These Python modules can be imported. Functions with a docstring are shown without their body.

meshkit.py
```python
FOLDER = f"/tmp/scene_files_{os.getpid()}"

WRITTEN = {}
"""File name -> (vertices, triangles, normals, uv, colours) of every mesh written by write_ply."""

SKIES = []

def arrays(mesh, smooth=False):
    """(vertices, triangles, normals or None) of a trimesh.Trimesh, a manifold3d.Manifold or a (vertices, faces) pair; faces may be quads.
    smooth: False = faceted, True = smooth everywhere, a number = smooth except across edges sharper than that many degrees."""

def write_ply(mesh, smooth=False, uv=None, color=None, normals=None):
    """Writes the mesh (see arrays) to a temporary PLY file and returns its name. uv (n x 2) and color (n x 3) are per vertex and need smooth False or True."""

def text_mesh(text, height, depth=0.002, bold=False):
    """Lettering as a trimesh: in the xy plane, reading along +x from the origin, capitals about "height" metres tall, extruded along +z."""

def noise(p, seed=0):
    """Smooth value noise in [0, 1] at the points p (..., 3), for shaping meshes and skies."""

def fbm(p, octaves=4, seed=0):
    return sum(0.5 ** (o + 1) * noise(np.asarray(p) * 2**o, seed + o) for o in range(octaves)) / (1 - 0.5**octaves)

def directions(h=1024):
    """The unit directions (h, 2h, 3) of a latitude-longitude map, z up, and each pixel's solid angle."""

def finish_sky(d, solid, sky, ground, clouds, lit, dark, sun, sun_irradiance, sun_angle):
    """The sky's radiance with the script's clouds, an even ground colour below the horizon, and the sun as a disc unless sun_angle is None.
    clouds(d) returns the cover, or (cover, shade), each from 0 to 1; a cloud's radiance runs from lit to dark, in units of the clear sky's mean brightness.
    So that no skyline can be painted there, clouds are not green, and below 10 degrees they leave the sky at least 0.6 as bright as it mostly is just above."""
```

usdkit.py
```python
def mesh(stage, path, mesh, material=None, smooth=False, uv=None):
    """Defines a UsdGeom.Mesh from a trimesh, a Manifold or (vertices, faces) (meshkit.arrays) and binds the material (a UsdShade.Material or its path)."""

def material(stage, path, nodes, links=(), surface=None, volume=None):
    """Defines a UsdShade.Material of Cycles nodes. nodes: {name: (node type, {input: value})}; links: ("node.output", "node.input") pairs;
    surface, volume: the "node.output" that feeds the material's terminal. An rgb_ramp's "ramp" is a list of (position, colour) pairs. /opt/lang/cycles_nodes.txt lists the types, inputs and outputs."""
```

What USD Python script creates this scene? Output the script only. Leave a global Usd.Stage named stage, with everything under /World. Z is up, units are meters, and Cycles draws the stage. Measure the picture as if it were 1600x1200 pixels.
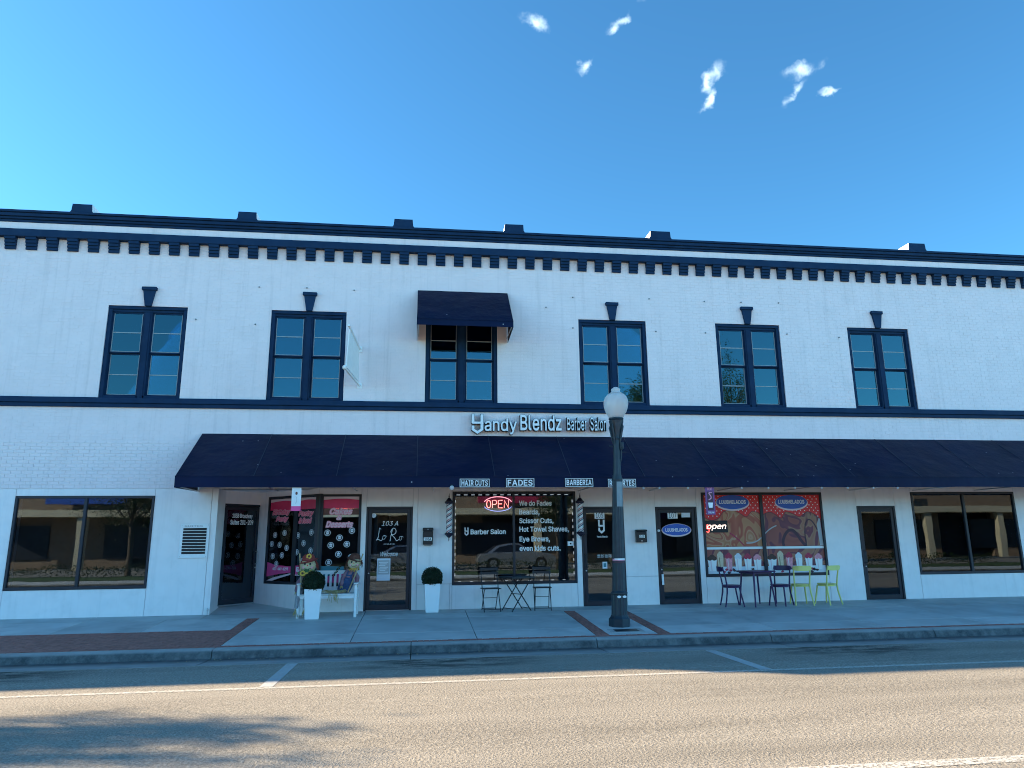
import math, random, glob
import numpy as np, trimesh, usdkit, meshkit
from pxr import Usd, UsdGeom, UsdLux, UsdShade, Gf, Sdf
from shapely.geometry import Polygon, Point, box as sbox, LineString
from shapely import affinity, union_all, box as shp_box

stage = Usd.Stage.CreateInMemory()
UsdGeom.SetStageUpAxis(stage, 'Z'); UsdGeom.SetStageMetersPerUnit(stage, 1.0)
world = UsdGeom.Xform.Define(stage, '/World'); stage.SetDefaultPrim(world.GetPrim())
rng = random.Random(7); nrg = np.random.default_rng(11)

# ------------------------------------------------------------------ camera, sky, sun, exposure
CAM = np.array([0.0, -16.021, 1.452]); YAW, PITCH, ROLL = math.radians(7.466), math.radians(12.498), math.radians(-0.591)
FPX = 1100.0
EXPOSURE = 1.80
SUN_EL = math.radians(24.0); SUN = np.array([-0.8589, 0.3101, 0.4067]); SUN /= np.linalg.norm(SUN)
SKY_STRENGTH, SUN_INTENSITY, SUN_COLOR = 0.074, 1.15, (1.0, 0.78, 0.52)

cy, sy = math.cos(YAW), math.sin(YAW)
Fv = np.array([sy, cy, 0]); Rv = np.array([cy, -sy, 0]); Uv = np.array([0, 0, 1.0])
F2 = Fv*math.cos(PITCH) + Uv*math.sin(PITCH); U2 = Uv*math.cos(PITCH) - Fv*math.sin(PITCH)
R3 = Rv*math.cos(ROLL) + U2*math.sin(ROLL); U3 = U2*math.cos(ROLL) - Rv*math.sin(ROLL)
camera = UsdGeom.Camera.Define(stage, '/World/camera')
camera.AddTransformOp().Set(Gf.Matrix4d(*R3, 0, *U3, 0, *(-F2), 0, *CAM, 1))
camera.CreateHorizontalApertureAttr(36.0); camera.CreateVerticalApertureAttr(27.0)
camera.CreateFocalLengthAttr(36.0*FPX/1600.0); camera.CreateClippingRangeAttr(Gf.Vec2f(0.1, 3000))
camera.CreateExposureAttr(EXPOSURE)

dome = UsdLux.DomeLight.Define(stage, '/World/sky')
dome.GetPrim().SetCustomDataByKey('kind', 'structure')

def pix_dir(px, py):
    d = R3*(px-800)/FPX + U3*(600-py)/FPX + F2
    return d/np.linalg.norm(d)

def sky_material():
    nodes = {'sky': ('sky_texture', {'sky_type': 'single_scattering', 'sun_disc': False, 'sun_elevation': SUN_EL,
                                     'sun_rotation': math.atan2(SUN[0], SUN[1]), 'air_density': 1.0, 'aerosol_density': 0.35, 'ozone_density': 3.0}),
             'tint': ('mix', {'mix_type': 'multiply', 'fac': 1.0, 'color2': (0.44, 0.94, 1.10)}),
             'geo': ('texture_coordinate', {}),
             'warpn': ('noise_texture', {'scale': 14.0, 'detail': 5.0, 'roughness': 0.55}),
             'warps': ('vector_math', {'math_type': 'subtract', 'vector2': (0.5, 0.5, 0.5)}),
             'warpm': ('vector_math', {'math_type': 'scale', 'scale': 0.085}),
             'p': ('vector_math', {'math_type': 'add'}),
             'fine': ('noise_texture', {'scale': 30.0, 'detail': 4.0, 'roughness': 0.5, 'distortion': 0.8}),
             'finer': ('map_range', {'range_type': 'smoothstep', 'from_min': 0.34, 'from_max': 0.68, 'clamp': True}),
             }
    links = [('sky.color', 'tint.color1'), ('geo.generated', 'warpn.vector'), ('warpn.color', 'warps.vector1'), ('warps.vector', 'warpm.vector1'),
             ('geo.generated', 'p.vector1'), ('warpm.vector', 'p.vector2'), ('geo.generated', 'fine.vector'), ('fine.fac', 'finer.value')]
    # a few small wisps of cloud, each an elongated streak; more of the same stand over the rest of the sky
    wisps = [((835, 44), 0.017, (1, -.1)), ((955, 42), 0.016, (.8, .8)), ((916, 92), 0.013, (.9, .5)), ((1106, 122), 0.017, (.3, 1)), ((1096, 152), 0.014, (.7, .8)),
             ((1247, 108), 0.019, (.9, .5)), ((1236, 143), 0.015, (.6, .9)), ((1025, 4), 0.018, (1, .1)), ((1290, 150), 0.010, (1, 0)), ((130, -260), .02, (1, .3))]
    extra = [(0.5, -0.7, 0.55), (0.8, -0.2, 0.6), (-0.2, -0.8, 0.5), (0.3, -0.3, 0.9), (0.75, -0.6, 0.35)]
    items = [(pix_dir(*a), r, (R3*b[0] + U3*b[1])) for a, r, b in wisps]
    for e in extra:
        e = np.array(e)/np.linalg.norm(e); t = np.cross(e, [0, 0, 1.0]); items.append((e, 0.02, t/np.linalg.norm(t)))
    last = None
    for i, (d, r, t) in enumerate(items):
        t = t - d*np.dot(t, d); t /= np.linalg.norm(t); n = np.cross(d, t)
        # inside coordinates of the streak, long axis 2.0 r, short axis r
        nodes[f's{i}'] = ('vector_math', {'math_type': 'subtract', 'vector2': tuple(d)})
        links.append(('p.vector', f's{i}.vector1'))
        nodes[f'a{i}'] = ('vector_math', {'math_type': 'dot_product', 'vector2': tuple(t/(1.35*r))})
        nodes[f'b{i}'] = ('vector_math', {'math_type': 'dot_product', 'vector2': tuple(n/(0.55*r))})
        nodes[f'c{i}'] = ('vector_math', {'math_type': 'dot_product', 'vector2': tuple(d/0.1)})
        nodes[f'v{i}'] = ('combine_xyz', {})
        nodes[f'l{i}'] = ('vector_math', {'math_type': 'length'})
        nodes[f'm{i}'] = ('map_range', {'range_type': 'smoothstep', 'from_min': 1.0, 'from_max': 0.0, 'to_min': 0.0, 'to_max': 1.0, 'clamp': True})
        links += [(f's{i}.vector', f'{q}{i}.vector1') for q in 'abc'] + [(f'a{i}.value', f'v{i}.x'), (f'b{i}.value', f'v{i}.y'), (f'c{i}.value', f'v{i}.z'),
                  (f'v{i}.vector', f'l{i}.vector1'), (f'l{i}.value', f'm{i}.value')]
        if last:
            nodes[f'x{i}'] = ('math', {'math_type': 'maximum'}); links += [(last, f'x{i}.value1'), (f'm{i}.result', f'x{i}.value2')]; last = f'x{i}.value'
        else:
            last = f'm{i}.result'
    nodes['cov'] = ('math', {'math_type': 'multiply'}); links += [(last, 'cov.value1'), ('finer.result', 'cov.value2')]
    nodes['covs'] = ('math', {'math_type': 'multiply', 'value2': 0.78, 'use_clamp': True}); links.append(('cov.value', 'covs.value1'))
    nodes['mixc'] = ('mix', {'mix_type': 'mix', 'color2': (6.6, 8.2, 8.6)}); links += [('covs.value', 'mixc.fac'), ('tint.color', 'mixc.color1')]
    nodes['bg'] = ('background_shader', {'strength': SKY_STRENGTH}); links.append(('mixc.color', 'bg.color'))
    return usdkit.material(stage, '/World/Looks/sky', nodes, links, surface='bg.background')

UsdGeom.Scope.Define(stage, '/World/Looks')
UsdShade.MaterialBindingAPI.Apply(dome.GetPrim()).Bind(sky_material())
sun = UsdLux.DistantLight.Define(stage, '/World/sun')
sun.CreateIntensityAttr(SUN_INTENSITY); sun.CreateNormalizeAttr(True); sun.CreateAngleAttr(0.5); sun.CreateColorAttr(Gf.Vec3f(*SUN_COLOR))
zx = np.cross([0, 0, 1.0], SUN); zx /= np.linalg.norm(zx); zy = np.cross(SUN, zx)
sun.AddTransformOp().Set(Gf.Matrix4d(*zx, 0, *zy, 0, *SUN, 0, 0, 0, 30, 1))

# ------------------------------------------------------------------ materials
LOOKS = {}
def mat(name, nodes, links=(), surface='p.BSDF'):
    LOOKS[name] = usdkit.material(stage, '/World/Looks/' + name, nodes, links, surface=surface); return LOOKS[name]

def plain(name, col, rough=0.5, metal=0.0, spec=0.5, vary=0.12, scale=6.0, bump=0.0, bscale=60.0, extra=None, dirt=None, streak=0.0):
    """A colour with soft tone variation and optional fine relief, in world coordinates."""
    c = np.array(col)
    nodes = {'g': ('geometry', {}), 'n': ('noise_texture', {'scale': scale, 'detail': 5.0, 'roughness': 0.6}),
             'r': ('rgb_ramp', {'ramp': [(0.25, tuple(c*(1-vary))), (0.75, tuple(np.minimum(c*(1+vary), 1)))]}),
             'p': ('principled_bsdf', {'roughness': rough, 'metallic': metal, 'specular_ior_level': spec, **(extra or {})})}
    links = [('g.position', 'n.vector'), ('n.fac', 'r.fac')]
    out = 'r.color'
    if dirt:
        dcol, amount, dscale = dirt
        nodes['dn'] = ('noise_texture', {'scale': dscale, 'detail': 7.0, 'roughness': 0.7})
        nodes['dr'] = ('map_range', {'from_min': 0.5, 'from_max': 0.75, 'to_max': amount, 'clamp': True})
        nodes['dm'] = ('mix', {'color2': dcol})
        links += [('g.position', 'dn.vector'), ('dn.fac', 'dr.value'), ('dr.result', 'dm.fac'), (out, 'dm.color1')]; out = 'dm.color'
    if streak:
        nodes.update({'km': ('mapping', {'scale': (5.0, 5.0, 0.22)}), 'kn': ('noise_texture', {'scale': 1.4, 'detail': 6.0, 'roughness': 0.7}), 'kr': ('map_range', {'from_min': 0.52, 'from_max': 0.78, 'to_max': streak, 'clamp': True}), 'kx': ('mix', {'color2': tuple(c*0.42)})})
        links += [('g.position', 'km.vector'), ('km.vector', 'kn.vector'), ('kn.fac', 'kr.value'), ('kr.result', 'kx.fac'), (out, 'kx.color1')]; out = 'kx.color'
    links.append((out, 'p.base_color'))
    if bump:
        nodes['bn'] = ('noise_texture', {'scale': bscale, 'detail': 4.0}); nodes['b'] = ('bump', {'strength': 1.0, 'distance': bump})
        links += [('g.position', 'bn.vector'), ('bn.fac', 'b.height'), ('b.normal', 'p.normal')]
    return mat(name, nodes, links)

plain('white_brick', (0.80, 0.69, 0.695), 0.55, vary=0.04, scale=2.2, bump=0.002, bscale=55, dirt=((0.60, 0.54, 0.54), 0.30, 1.6), streak=0.28)
plain('white_stucco', (0.86, 0.80, 0.79), 0.6, vary=0.04, scale=3, bump=0.002, bscale=120, dirt=((0.5, 0.5, 0.5), 0.25, 2.5), streak=0.22)
plain('joint', (0.42, 0.42, 0.43), 0.8)
plain('blue_trim', (0.008, 0.030, 0.075), 0.6, spec=0.12, vary=0.18, scale=3, bump=0.002, bscale=70, dirt=((0.022, 0.048, 0.09), 0.5, 5))
plain('dark_frame', (0.012, 0.016, 0.026), 0.4, vary=0.15, scale=8)
plain('black_metal', (0.014, 0.015, 0.02), 0.45, vary=0.2, scale=12)
plain('sash_grey', (0.34, 0.36, 0.38), 0.45, metal=0.3, vary=0.1)
plain('aluminium', (0.55, 0.56, 0.57), 0.35, metal=0.8, vary=0.08)
plain('white_paint', (0.80, 0.80, 0.79), 0.4, vary=0.05, scale=9, dirt=((0.6, 0.6, 0.58), 0.25, 14))
plain('white_plastic', (0.80, 0.81, 0.82), 0.35, vary=0.03)
plain('print_white', (0.85, 0.85, 0.85), 0.5, vary=0.0)
plain('print_black', (0.012, 0.012, 0.016), 0.5, vary=0.0)
plain('print_red', (0.80, 0.025, 0.03), 0.45, vary=0.08)
plain('print_crimson', (0.74, 0.035, 0.13), 0.45, vary=0.10)
plain('print_rose', (0.85, 0.32, 0.42), 0.45, vary=0.10)
plain('print_magenta', (0.80, 0.08, 0.28), 0.45, vary=0.05)
plain('print_blush', (0.80, 0.62, 0.66), 0.45, vary=0.05)
plain('print_grey', (0.45, 0.45, 0.46), 0.5, vary=0.05)
plain('print_pale', (0.70, 0.73, 0.78), 0.5, vary=0.06, scale=10)
plain('print_blue', (0.03, 0.11, 0.48), 0.45, vary=0.10)
plain('print_tan', (0.26, 0.17, 0.085), 0.5, vary=0.35, scale=5)
plain('print_brown', (0.15, 0.055, 0.04), 0.5, vary=0.35, scale=4)
plain('print_plum', (0.07, 0.025, 0.045), 0.5, vary=0.3, scale=5)
plain('print_cream', (0.66, 0.53, 0.38), 0.5, vary=0.15, scale=30)
plain('print_pink', (0.80, 0.30, 0.36), 0.5, vary=0.25, scale=30)
plain('print_berry', (0.45, 0.03, 0.08), 0.5, vary=0.4, scale=40)
plain('print_choc', (0.07, 0.03, 0.025), 0.5, vary=0.4, scale=30)
plain('print_teal', (0.05, 0.22, 0.28), 0.5, vary=0.15)
plain('print_purple', (0.19, 0.06, 0.20), 0.5, vary=0.15, scale=12)
plain('purple_metal', (0.045, 0.014, 0.085), 0.4, vary=0.12)
plain('lime_metal', (0.74, 0.70, 0.22), 0.4, vary=0.08)
plain('pole_paint', (0.014, 0.030, 0.044), 0.42, vary=0.25, scale=7, bump=0.001, bscale=40, dirt=((0.045, 0.065, 0.08), 0.4, 8))
plain('pole_patch', (0.20, 0.25, 0.27), 0.5, vary=0.12, scale=8)
plain('mailbox_black', (0.012, 0.012, 0.015), 0.4, vary=0.15)
plain('pole_cap', (0.02, 0.014, 0.03), 0.3, vary=0.1)
plain('stripe_red', (0.42, 0.12, 0.14), 0.35, vary=0.05)
plain('stripe_navy', (0.03, 0.035, 0.09), 0.35, vary=0.05)
def grimy(name, col, axis, a, b, bscale):
    """Concrete blackened by tyres where the position along AXIS runs from a (clean) to b (grimy)."""
    c = np.array(col)
    nodes = {'g': ('geometry', {}), 'n': ('noise_texture', {'scale': 2.6, 'detail': 6.0, 'roughness': 0.7}), 'r': ('rgb_ramp', {'ramp': [(0.3, tuple(c*.78)), (0.7, tuple(c*1.12))]}),
             's': ('separate_xyz', {}), 'k': ('map_range', {'range_type': 'smoothstep', 'from_min': a, 'from_max': b, 'clamp': True}),
             'n2': ('noise_texture', {'scale': 3.5, 'detail': 8.0, 'roughness': 0.75}), 'k2': ('map_range', {'from_min': 0.30, 'from_max': 0.62, 'to_min': 0.6, 'to_max': 1.0, 'clamp': True}),
             'mu': ('math', {'math_type': 'multiply'}), 'm': ('mix', {'color2': (0.045, 0.05, 0.055)}),
             'bn': ('noise_texture', {'scale': bscale, 'detail': 4.0}), 'b': ('bump', {'strength': 1.0, 'distance': 0.004}), 'p': ('principled_bsdf', {'roughness': 0.85})}
    links = [('g.position', 'n.vector'), ('n.fac', 'r.fac'), ('g.position', 's.vector'), (f's.{axis}', 'k.value'), ('g.position', 'n2.vector'), ('n2.fac', 'k2.value'), ('k.result', 'mu.value1'), ('k2.result', 'mu.value2'),
             ('mu.value', 'm.fac'), ('r.color', 'm.color1'), ('m.color', 'p.base_color'), ('g.position', 'bn.vector'), ('bn.fac', 'b.height'), ('b.normal', 'p.normal')]
    return mat(name, nodes, links)
grimy('gutter_concrete', (0.31, 0.315, 0.31), 'y', -4.35, -3.9, 90); grimy('curb_concrete', (0.40, 0.405, 0.395), 'z', -0.187, -0.222, 90)
for k in range(3):
    t = 1.33*(1 + 0.07*(k-1))
    plain(f'slab_concrete_{"abc"[k]}', (0.40*t, 0.41*t, 0.40*t), 0.85, vary=0.15, scale=1.3, bump=0.002, bscale=110, dirt=((0.24, 0.245, 0.25), 0.6, 0.9))
plain('slab_joint', (0.06, 0.062, 0.065), 0.95)
plain('red_brick', (0.36, 0.145, 0.115), 0.85, vary=0.35, scale=9, bump=0.002, bscale=100)
plain('interior_grey', (0.10, 0.10, 0.105), 0.8)
plain('interior_dark', (0.022, 0.024, 0.03), 0.8)
plain('interior_floor', (0.10, 0.095, 0.09), 0.5)
plain('burlap', (0.62, 0.50, 0.30), 0.9, vary=0.2, scale=40, bump=0.002, bscale=200)
plain('straw', (0.52, 0.42, 0.20), 0.9, vary=0.3, scale=50)
plain('bamboo', (0.50, 0.36, 0.19), 0.6, vary=0.2, scale=20)
plain('denim', (0.045, 0.085, 0.19), 0.9, vary=0.25, scale=30)
plain('khaki_cloth', (0.30, 0.31, 0.33), 0.9, vary=0.3, scale=25)
plain('brown_felt', (0.13, 0.045, 0.03), 0.9, vary=0.25, scale=30)
plain('red_yarn', (0.30, 0.05, 0.04), 0.9, vary=0.3, scale=40)
plain('sunflower', (0.75, 0.42, 0.06), 0.7, vary=0.2, scale=50)
plain('leaf_cloth', (0.06, 0.13, 0.045), 0.8, vary=0.3, scale=30)
plain('bark', (0.10, 0.075, 0.055), 0.9, vary=0.3, scale=14, bump=0.01, bscale=25)
plain('grass', (0.055, 0.10, 0.025), 0.9, vary=0.4, scale=3)
plain('soil', (0.06, 0.045, 0.03), 0.95)
plain('tan_wall', (0.26, 0.185, 0.13), 0.8, vary=0.15, scale=2)
plain('cream_wall', (0.60, 0.53, 0.38), 0.7, vary=0.08)
plain('silver_paint', (0.42, 0.44, 0.46), 0.25, metal=0.6, vary=0.03, extra={'coat_weight': 0.6})
plain('tyre', (0.02, 0.02, 0.021), 0.8)
plain('roof_felt', (0.30, 0.30, 0.29), 0.9)
plain('far_ground', (0.24, 0.22, 0.17), 0.95, vary=0.2, scale=0.2)

def fabric():
    nodes = {'g': ('geometry', {}), 'n': ('noise_texture', {'scale': 1.1, 'detail': 5.0}),
             'r': ('rgb_ramp', {'ramp': [(0.3, (0.0014, 0.0055, 0.027)), (0.7, (0.0028, 0.009, 0.042))]}),
             'mp': ('mapping', {'scale': (5.0, 0.6, 0.6)}), 'st': ('noise_texture', {'scale': 1.6, 'detail': 6.0, 'roughness': 0.65}), 'sr': ('map_range', {'from_min': 0.52, 'from_max': 0.85, 'to_max': 0.5, 'clamp': True}),
             'sm': ('mix', {'color2': (0.007, 0.017, 0.050)}),
             'v': ('voronoi_texture', {'scale': 3.1}), 'vr': ('map_range', {'from_min': 0.035, 'from_max': 0.055, 'to_min': 0.75, 'to_max': 0.0, 'clamp': True}),
             'm': ('mix', {'color2': (0.40, 0.42, 0.45)}),
             'wr': ('noise_texture', {'scale': 2.2, 'detail': 3.0}), 'w': ('noise_texture', {'scale': 260.0, 'detail': 1.0}),
             'b1': ('bump', {'strength': 0.7, 'distance': 0.05}), 'b': ('bump', {'strength': 0.6, 'distance': 0.002}),
             'p': ('principled_bsdf', {'roughness': 0.48, 'specular_ior_level': 0.14})}
    links = [('g.position', 'n.vector'), ('n.fac', 'r.fac'), ('g.position', 'mp.vector'), ('mp.vector', 'st.vector'), ('st.fac', 'sr.value'), ('sr.result', 'sm.fac'), ('r.color', 'sm.color1'),
             ('g.position', 'v.vector'), ('v.distance', 'vr.value'), ('vr.result', 'm.fac'), ('sm.color', 'm.color1'), ('m.color', 'p.base_color'),
             ('g.position', 'wr.vector'), ('wr.fac', 'b1.height'), ('g.position', 'w.vector'), ('w.fac', 'b.height'), ('b1.normal', 'b.normal'), ('b.normal', 'p.normal')]
    return mat('awning_fabric', nodes, links)
fabric()
plain('awning_seam', (0.020, 0.034, 0.065), 0.6)

def glass(name, ior, tint, refl=(0.95, 0.97, 1.0)):
    nodes = {'f': ('fresnel', {'IOR': ior}), 't': ('transparent_bsdf', {'color': tint}), 'gl': ('glossy_bsdf', {'color': refl, 'roughness': 0.004}),
             'g': ('geometry', {}), 'n': ('noise_texture', {'scale': 1.7, 'detail': 1.0}), 'b': ('bump', {'strength': 0.12, 'distance': 0.004}),
             'm': ('mix_closure', {})}
    links = [('f.fac', 'm.fac'), ('t.BSDF', 'm.closure1'), ('gl.BSDF', 'm.closure2'), ('g.position', 'n.vector'), ('n.fac', 'b.height'), ('b.normal', 'gl.normal')]
    return mat(name, nodes, links, surface='m.closure')
glass('shop_glass', 1.85, (0.80, 0.83, 0.85), (0.62, 0.80, 1.0))
glass('window_glass', 2.45, (0.4, 0.55, 0.66), (0.42, 0.88, 1.0))

def leaf(name, col, tr=0.35):
    c = np.array(col)
    nodes = {'o': ('geometry', {}), 'r': ('rgb_ramp', {'ramp': [(0.0, tuple(c*0.55)), (0.6, tuple(c)), (1.0, tuple(c*1.6))]}),
             'd': ('principled_bsdf', {'roughness': 0.55}), 't': ('translucent_bsdf', {}), 'm': ('mix_closure', {'fac': tr})}
    links = [('o.random_per_island', 'r.fac'), ('r.color', 'd.base_color'), ('r.color', 't.color'), ('d.BSDF', 'm.closure1'), ('t.BSDF', 'm.closure2')]
    return mat(name, nodes, links, surface='m.closure')
leaf('boxwood_leaf', (0.030, 0.082, 0.032), 0.2); leaf('tree_leaf', (0.05, 0.095, 0.028), 0.4)

def glow(name, col, strength):
    return mat(name, {'e': ('emission', {'color': col, 'strength': strength})}, (), surface='e.emission')
glow('neon_red', (1.0, 0.10, 0.09), 1.1); glow('neon_pink', (1.0, 0.35, 0.42), 0.9); glow('neon_blue', (0.35, 0.40, 1.0), 0.6); glow('neon_white', (1.0, 0.78, 0.68), 0.9)
glow('led_white', (0.85, 0.92, 1.0), 0.22); glow('tube_light', (0.95, 1.0, 1.0), 1.3)

def globe():
    nodes = {'p': ('principled_bsdf', {'base_color': (0.97, 0.97, 0.96), 'roughness': 0.22, 'coat_weight': 0.3}), 't': ('translucent_bsdf', {'color': (0.93, 0.95, 0.95)}), 'm': ('mix_closure', {'fac': 0.5})}
    return mat('globe_glass', nodes, [('p.BSDF', 'm.closure1'), ('t.BSDF', 'm.closure2')], surface='m.closure')
globe()

def asphalt():
    nodes = {'g': ('geometry', {}),
             'n1': ('noise_texture', {'scale': 42.0, 'detail': 3.0, 'roughness': 0.7}), 'r1': ('rgb_ramp', {'ramp': [(0.30, (0.18, 0.165, 0.14)), (0.52, (0.335, 0.31, 0.265)), (0.72, (0.52, 0.48, 0.41))]}),
             'mp': ('mapping', {'scale': (0.10, 0.75, 1.0)}), 'n2': ('noise_texture', {'scale': 1.6, 'detail': 5.0, 'roughness': 0.6}), 'r2': ('rgb_ramp', {'ramp': [(0.30, (0.74, 0.74, 0.74)), (0.62, (1.08, 1.08, 1.08))]}),
             'm2': ('mix', {'mix_type': 'multiply', 'fac': 1.0}),
             'mp3': ('mapping', {'scale': (0.55, 1.6, 1.0)}), 'n3': ('noise_texture', {'scale': 3.0, 'detail': 7.0, 'roughness': 0.75}),
             'sp': ('separate_xyz', {}),
             # oily dark patch along the parked wheels: strongest between the stalls near the gutter
             'oy': ('map_range', {'range_type': 'smoothstep', 'from_min': -5.9, 'from_max': -5.15, 'to_min': 0.0, 'to_max': 1.0, 'clamp': True}),
             'ox': ('math', {'math_type': 'multiply_add', 'value2': 0.98, 'value3': 1.15}), 'oxs': ('math', {'math_type': 'sine'}), 'oxr': ('map_range', {'from_min': 0.0, 'from_max': 0.9, 'clamp': True}),
             'n3r': ('map_range', {'from_min': 0.42, 'from_max': 0.56, 'clamp': True}),
             'o1': ('math', {'math_type': 'multiply'}), 'o2': ('math', {'math_type': 'multiply'}), 'o3': ('math', {'math_type': 'multiply', 'value2': 0.88}),
             'mo': ('mix', {'color2': (0.045, 0.043, 0.042)}),
             'v': ('voronoi_texture', {'scale': 55.0}), 'b': ('bump', {'strength': 0.9, 'distance': 0.02}), 'bm': ('mix_float', {'fac': 0.5}),
             'p': ('principled_bsdf', {'roughness': 0.9, 'specular_ior_level': 0.25})}
    links = [('g.position', 'n1.vector'), ('n1.fac', 'r1.fac'), ('g.position', 'mp.vector'), ('mp.vector', 'n2.vector'), ('n2.fac', 'r2.fac'), ('r1.color', 'm2.color1'), ('r2.color', 'm2.color2'),
             ('g.position', 'mp3.vector'), ('mp3.vector', 'n3.vector'), ('g.position', 'sp.vector'), ('sp.y', 'oy.value'), ('sp.x', 'ox.value1'), ('ox.value', 'oxs.value1'), ('oxs.value', 'oxr.value'),
             ('n3.fac', 'n3r.value'), ('oy.result', 'o1.value1'), ('oxr.result', 'o1.value2'), ('o1.value', 'o2.value1'), ('n3r.result', 'o2.value2'), ('o2.value', 'o3.value1'),
             ('o3.value', 'mo.fac'), ('m2.color', 'mo.color1'), ('mo.color', 'p.base_color'),
             ('g.position', 'v.vector'), ('v.distance', 'bm.a'), ('n1.fac', 'bm.b'), ('bm.value', 'b.height'), ('b.normal', 'p.normal')]
    links = [l for l in links if l[0] != 'bm.value'] + [('n1.fac', 'b.height')]
    links = [l for l in links if not l[1].startswith('bm.')]; nodes.pop('bm'); nodes.pop('v'); links = [l for l in links if l[1] != 'v.vector']
    return mat('asphalt', nodes, links)
asphalt()

def road_paint(name, col, lo, hi):
    nodes = {'g': ('geometry', {}), 'n': ('noise_texture', {'scale': 30.0, 'detail': 6.0, 'roughness': 0.75}), 'r': ('map_range', {'from_min': lo, 'from_max': hi, 'clamp': True}),
             'p': ('principled_bsdf', {'base_color': col, 'roughness': 0.75}), 't': ('transparent_bsdf', {}), 'm': ('mix_closure', {})}
    return mat(name, nodes, [('g.position', 'n.vector'), ('n.fac', 'r.value'), ('r.result', 'm.fac'), ('p.BSDF', 'm.closure1'), ('t.BSDF', 'm.closure2')], surface='m.closure')
road_paint('stall_paint', (0.50, 0.52, 0.52), 0.52, 0.68); road_paint('lane_paint', (0.62, 0.60, 0.55), 0.47, 0.60)

def swirl(name, cols, seed):
    nodes = {'g': ('geometry', {}), 'mp': ('mapping', {'location': (seed, seed*1.7, 0), 'scale': (1.0, 1.0, 0.85)}), 'n': ('noise_texture', {'scale': 1.3, 'detail': 1.5, 'distortion': 1.6}),
             'w': ('math', {'math_type': 'multiply', 'value2': 5.5}), 's': ('math', {'math_type': 'pingpong', 'value2': 1.0}), 'r': ('rgb_ramp', {'ramp': list(zip((0.0, 0.28, 0.36, 0.66, 0.74, 0.97), cols))}),
             'p': ('principled_bsdf', {'roughness': 0.4})}
    return mat(name, nodes, [('g.position', 'mp.vector'), ('mp.vector', 'n.vector'), ('n.fac', 'w.value1'), ('w.value', 's.value1'), ('s.value', 'r.fac'), ('r.color', 'p.base_color')])
swirl('swirl_tan', ((.46, .21, .10), (.50, .22, .11), (.40, .085, .05), (.46, .12, .07), (.52, .29, .17), (.44, .17, .08)), 3.0)
swirl('swirl_brown', ((.27, .07, .06), (.32, .085, .07), (.13, .03, .06), (.20, .045, .07), (.36, .19, .12), (.36, .14, .09)), 8.3)

def plaid():
    nodes = {'g': ('geometry', {}), 'a': ('wave_texture', {'bands_direction': 'x', 'scale': 14.0, 'detail': 0.0}), 'b': ('wave_texture', {'bands_direction': 'z', 'scale': 14.0, 'detail': 0.0}),
             'ra': ('rgb_ramp', {'ramp': [(0.4, (0.30, 0.05, 0.07)), (0.6, (0.10, 0.10, 0.22))]}), 'rb': ('rgb_ramp', {'ramp': [(0.4, (0.55, 0.45, 0.42)), (0.6, (0.22, 0.04, 0.06))]}),
             'm': ('mix', {'fac': 0.5}), 'p': ('principled_bsdf', {'roughness': 0.9})}
    return mat('plaid_cloth', nodes, [('g.position', 'a.vector'), ('g.position', 'b.vector'), ('a.fac', 'ra.fac'), ('b.fac', 'rb.fac'), ('ra.color', 'm.color1'), ('rb.color', 'm.color2'), ('m.color', 'p.base_color')])
plaid()

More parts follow.
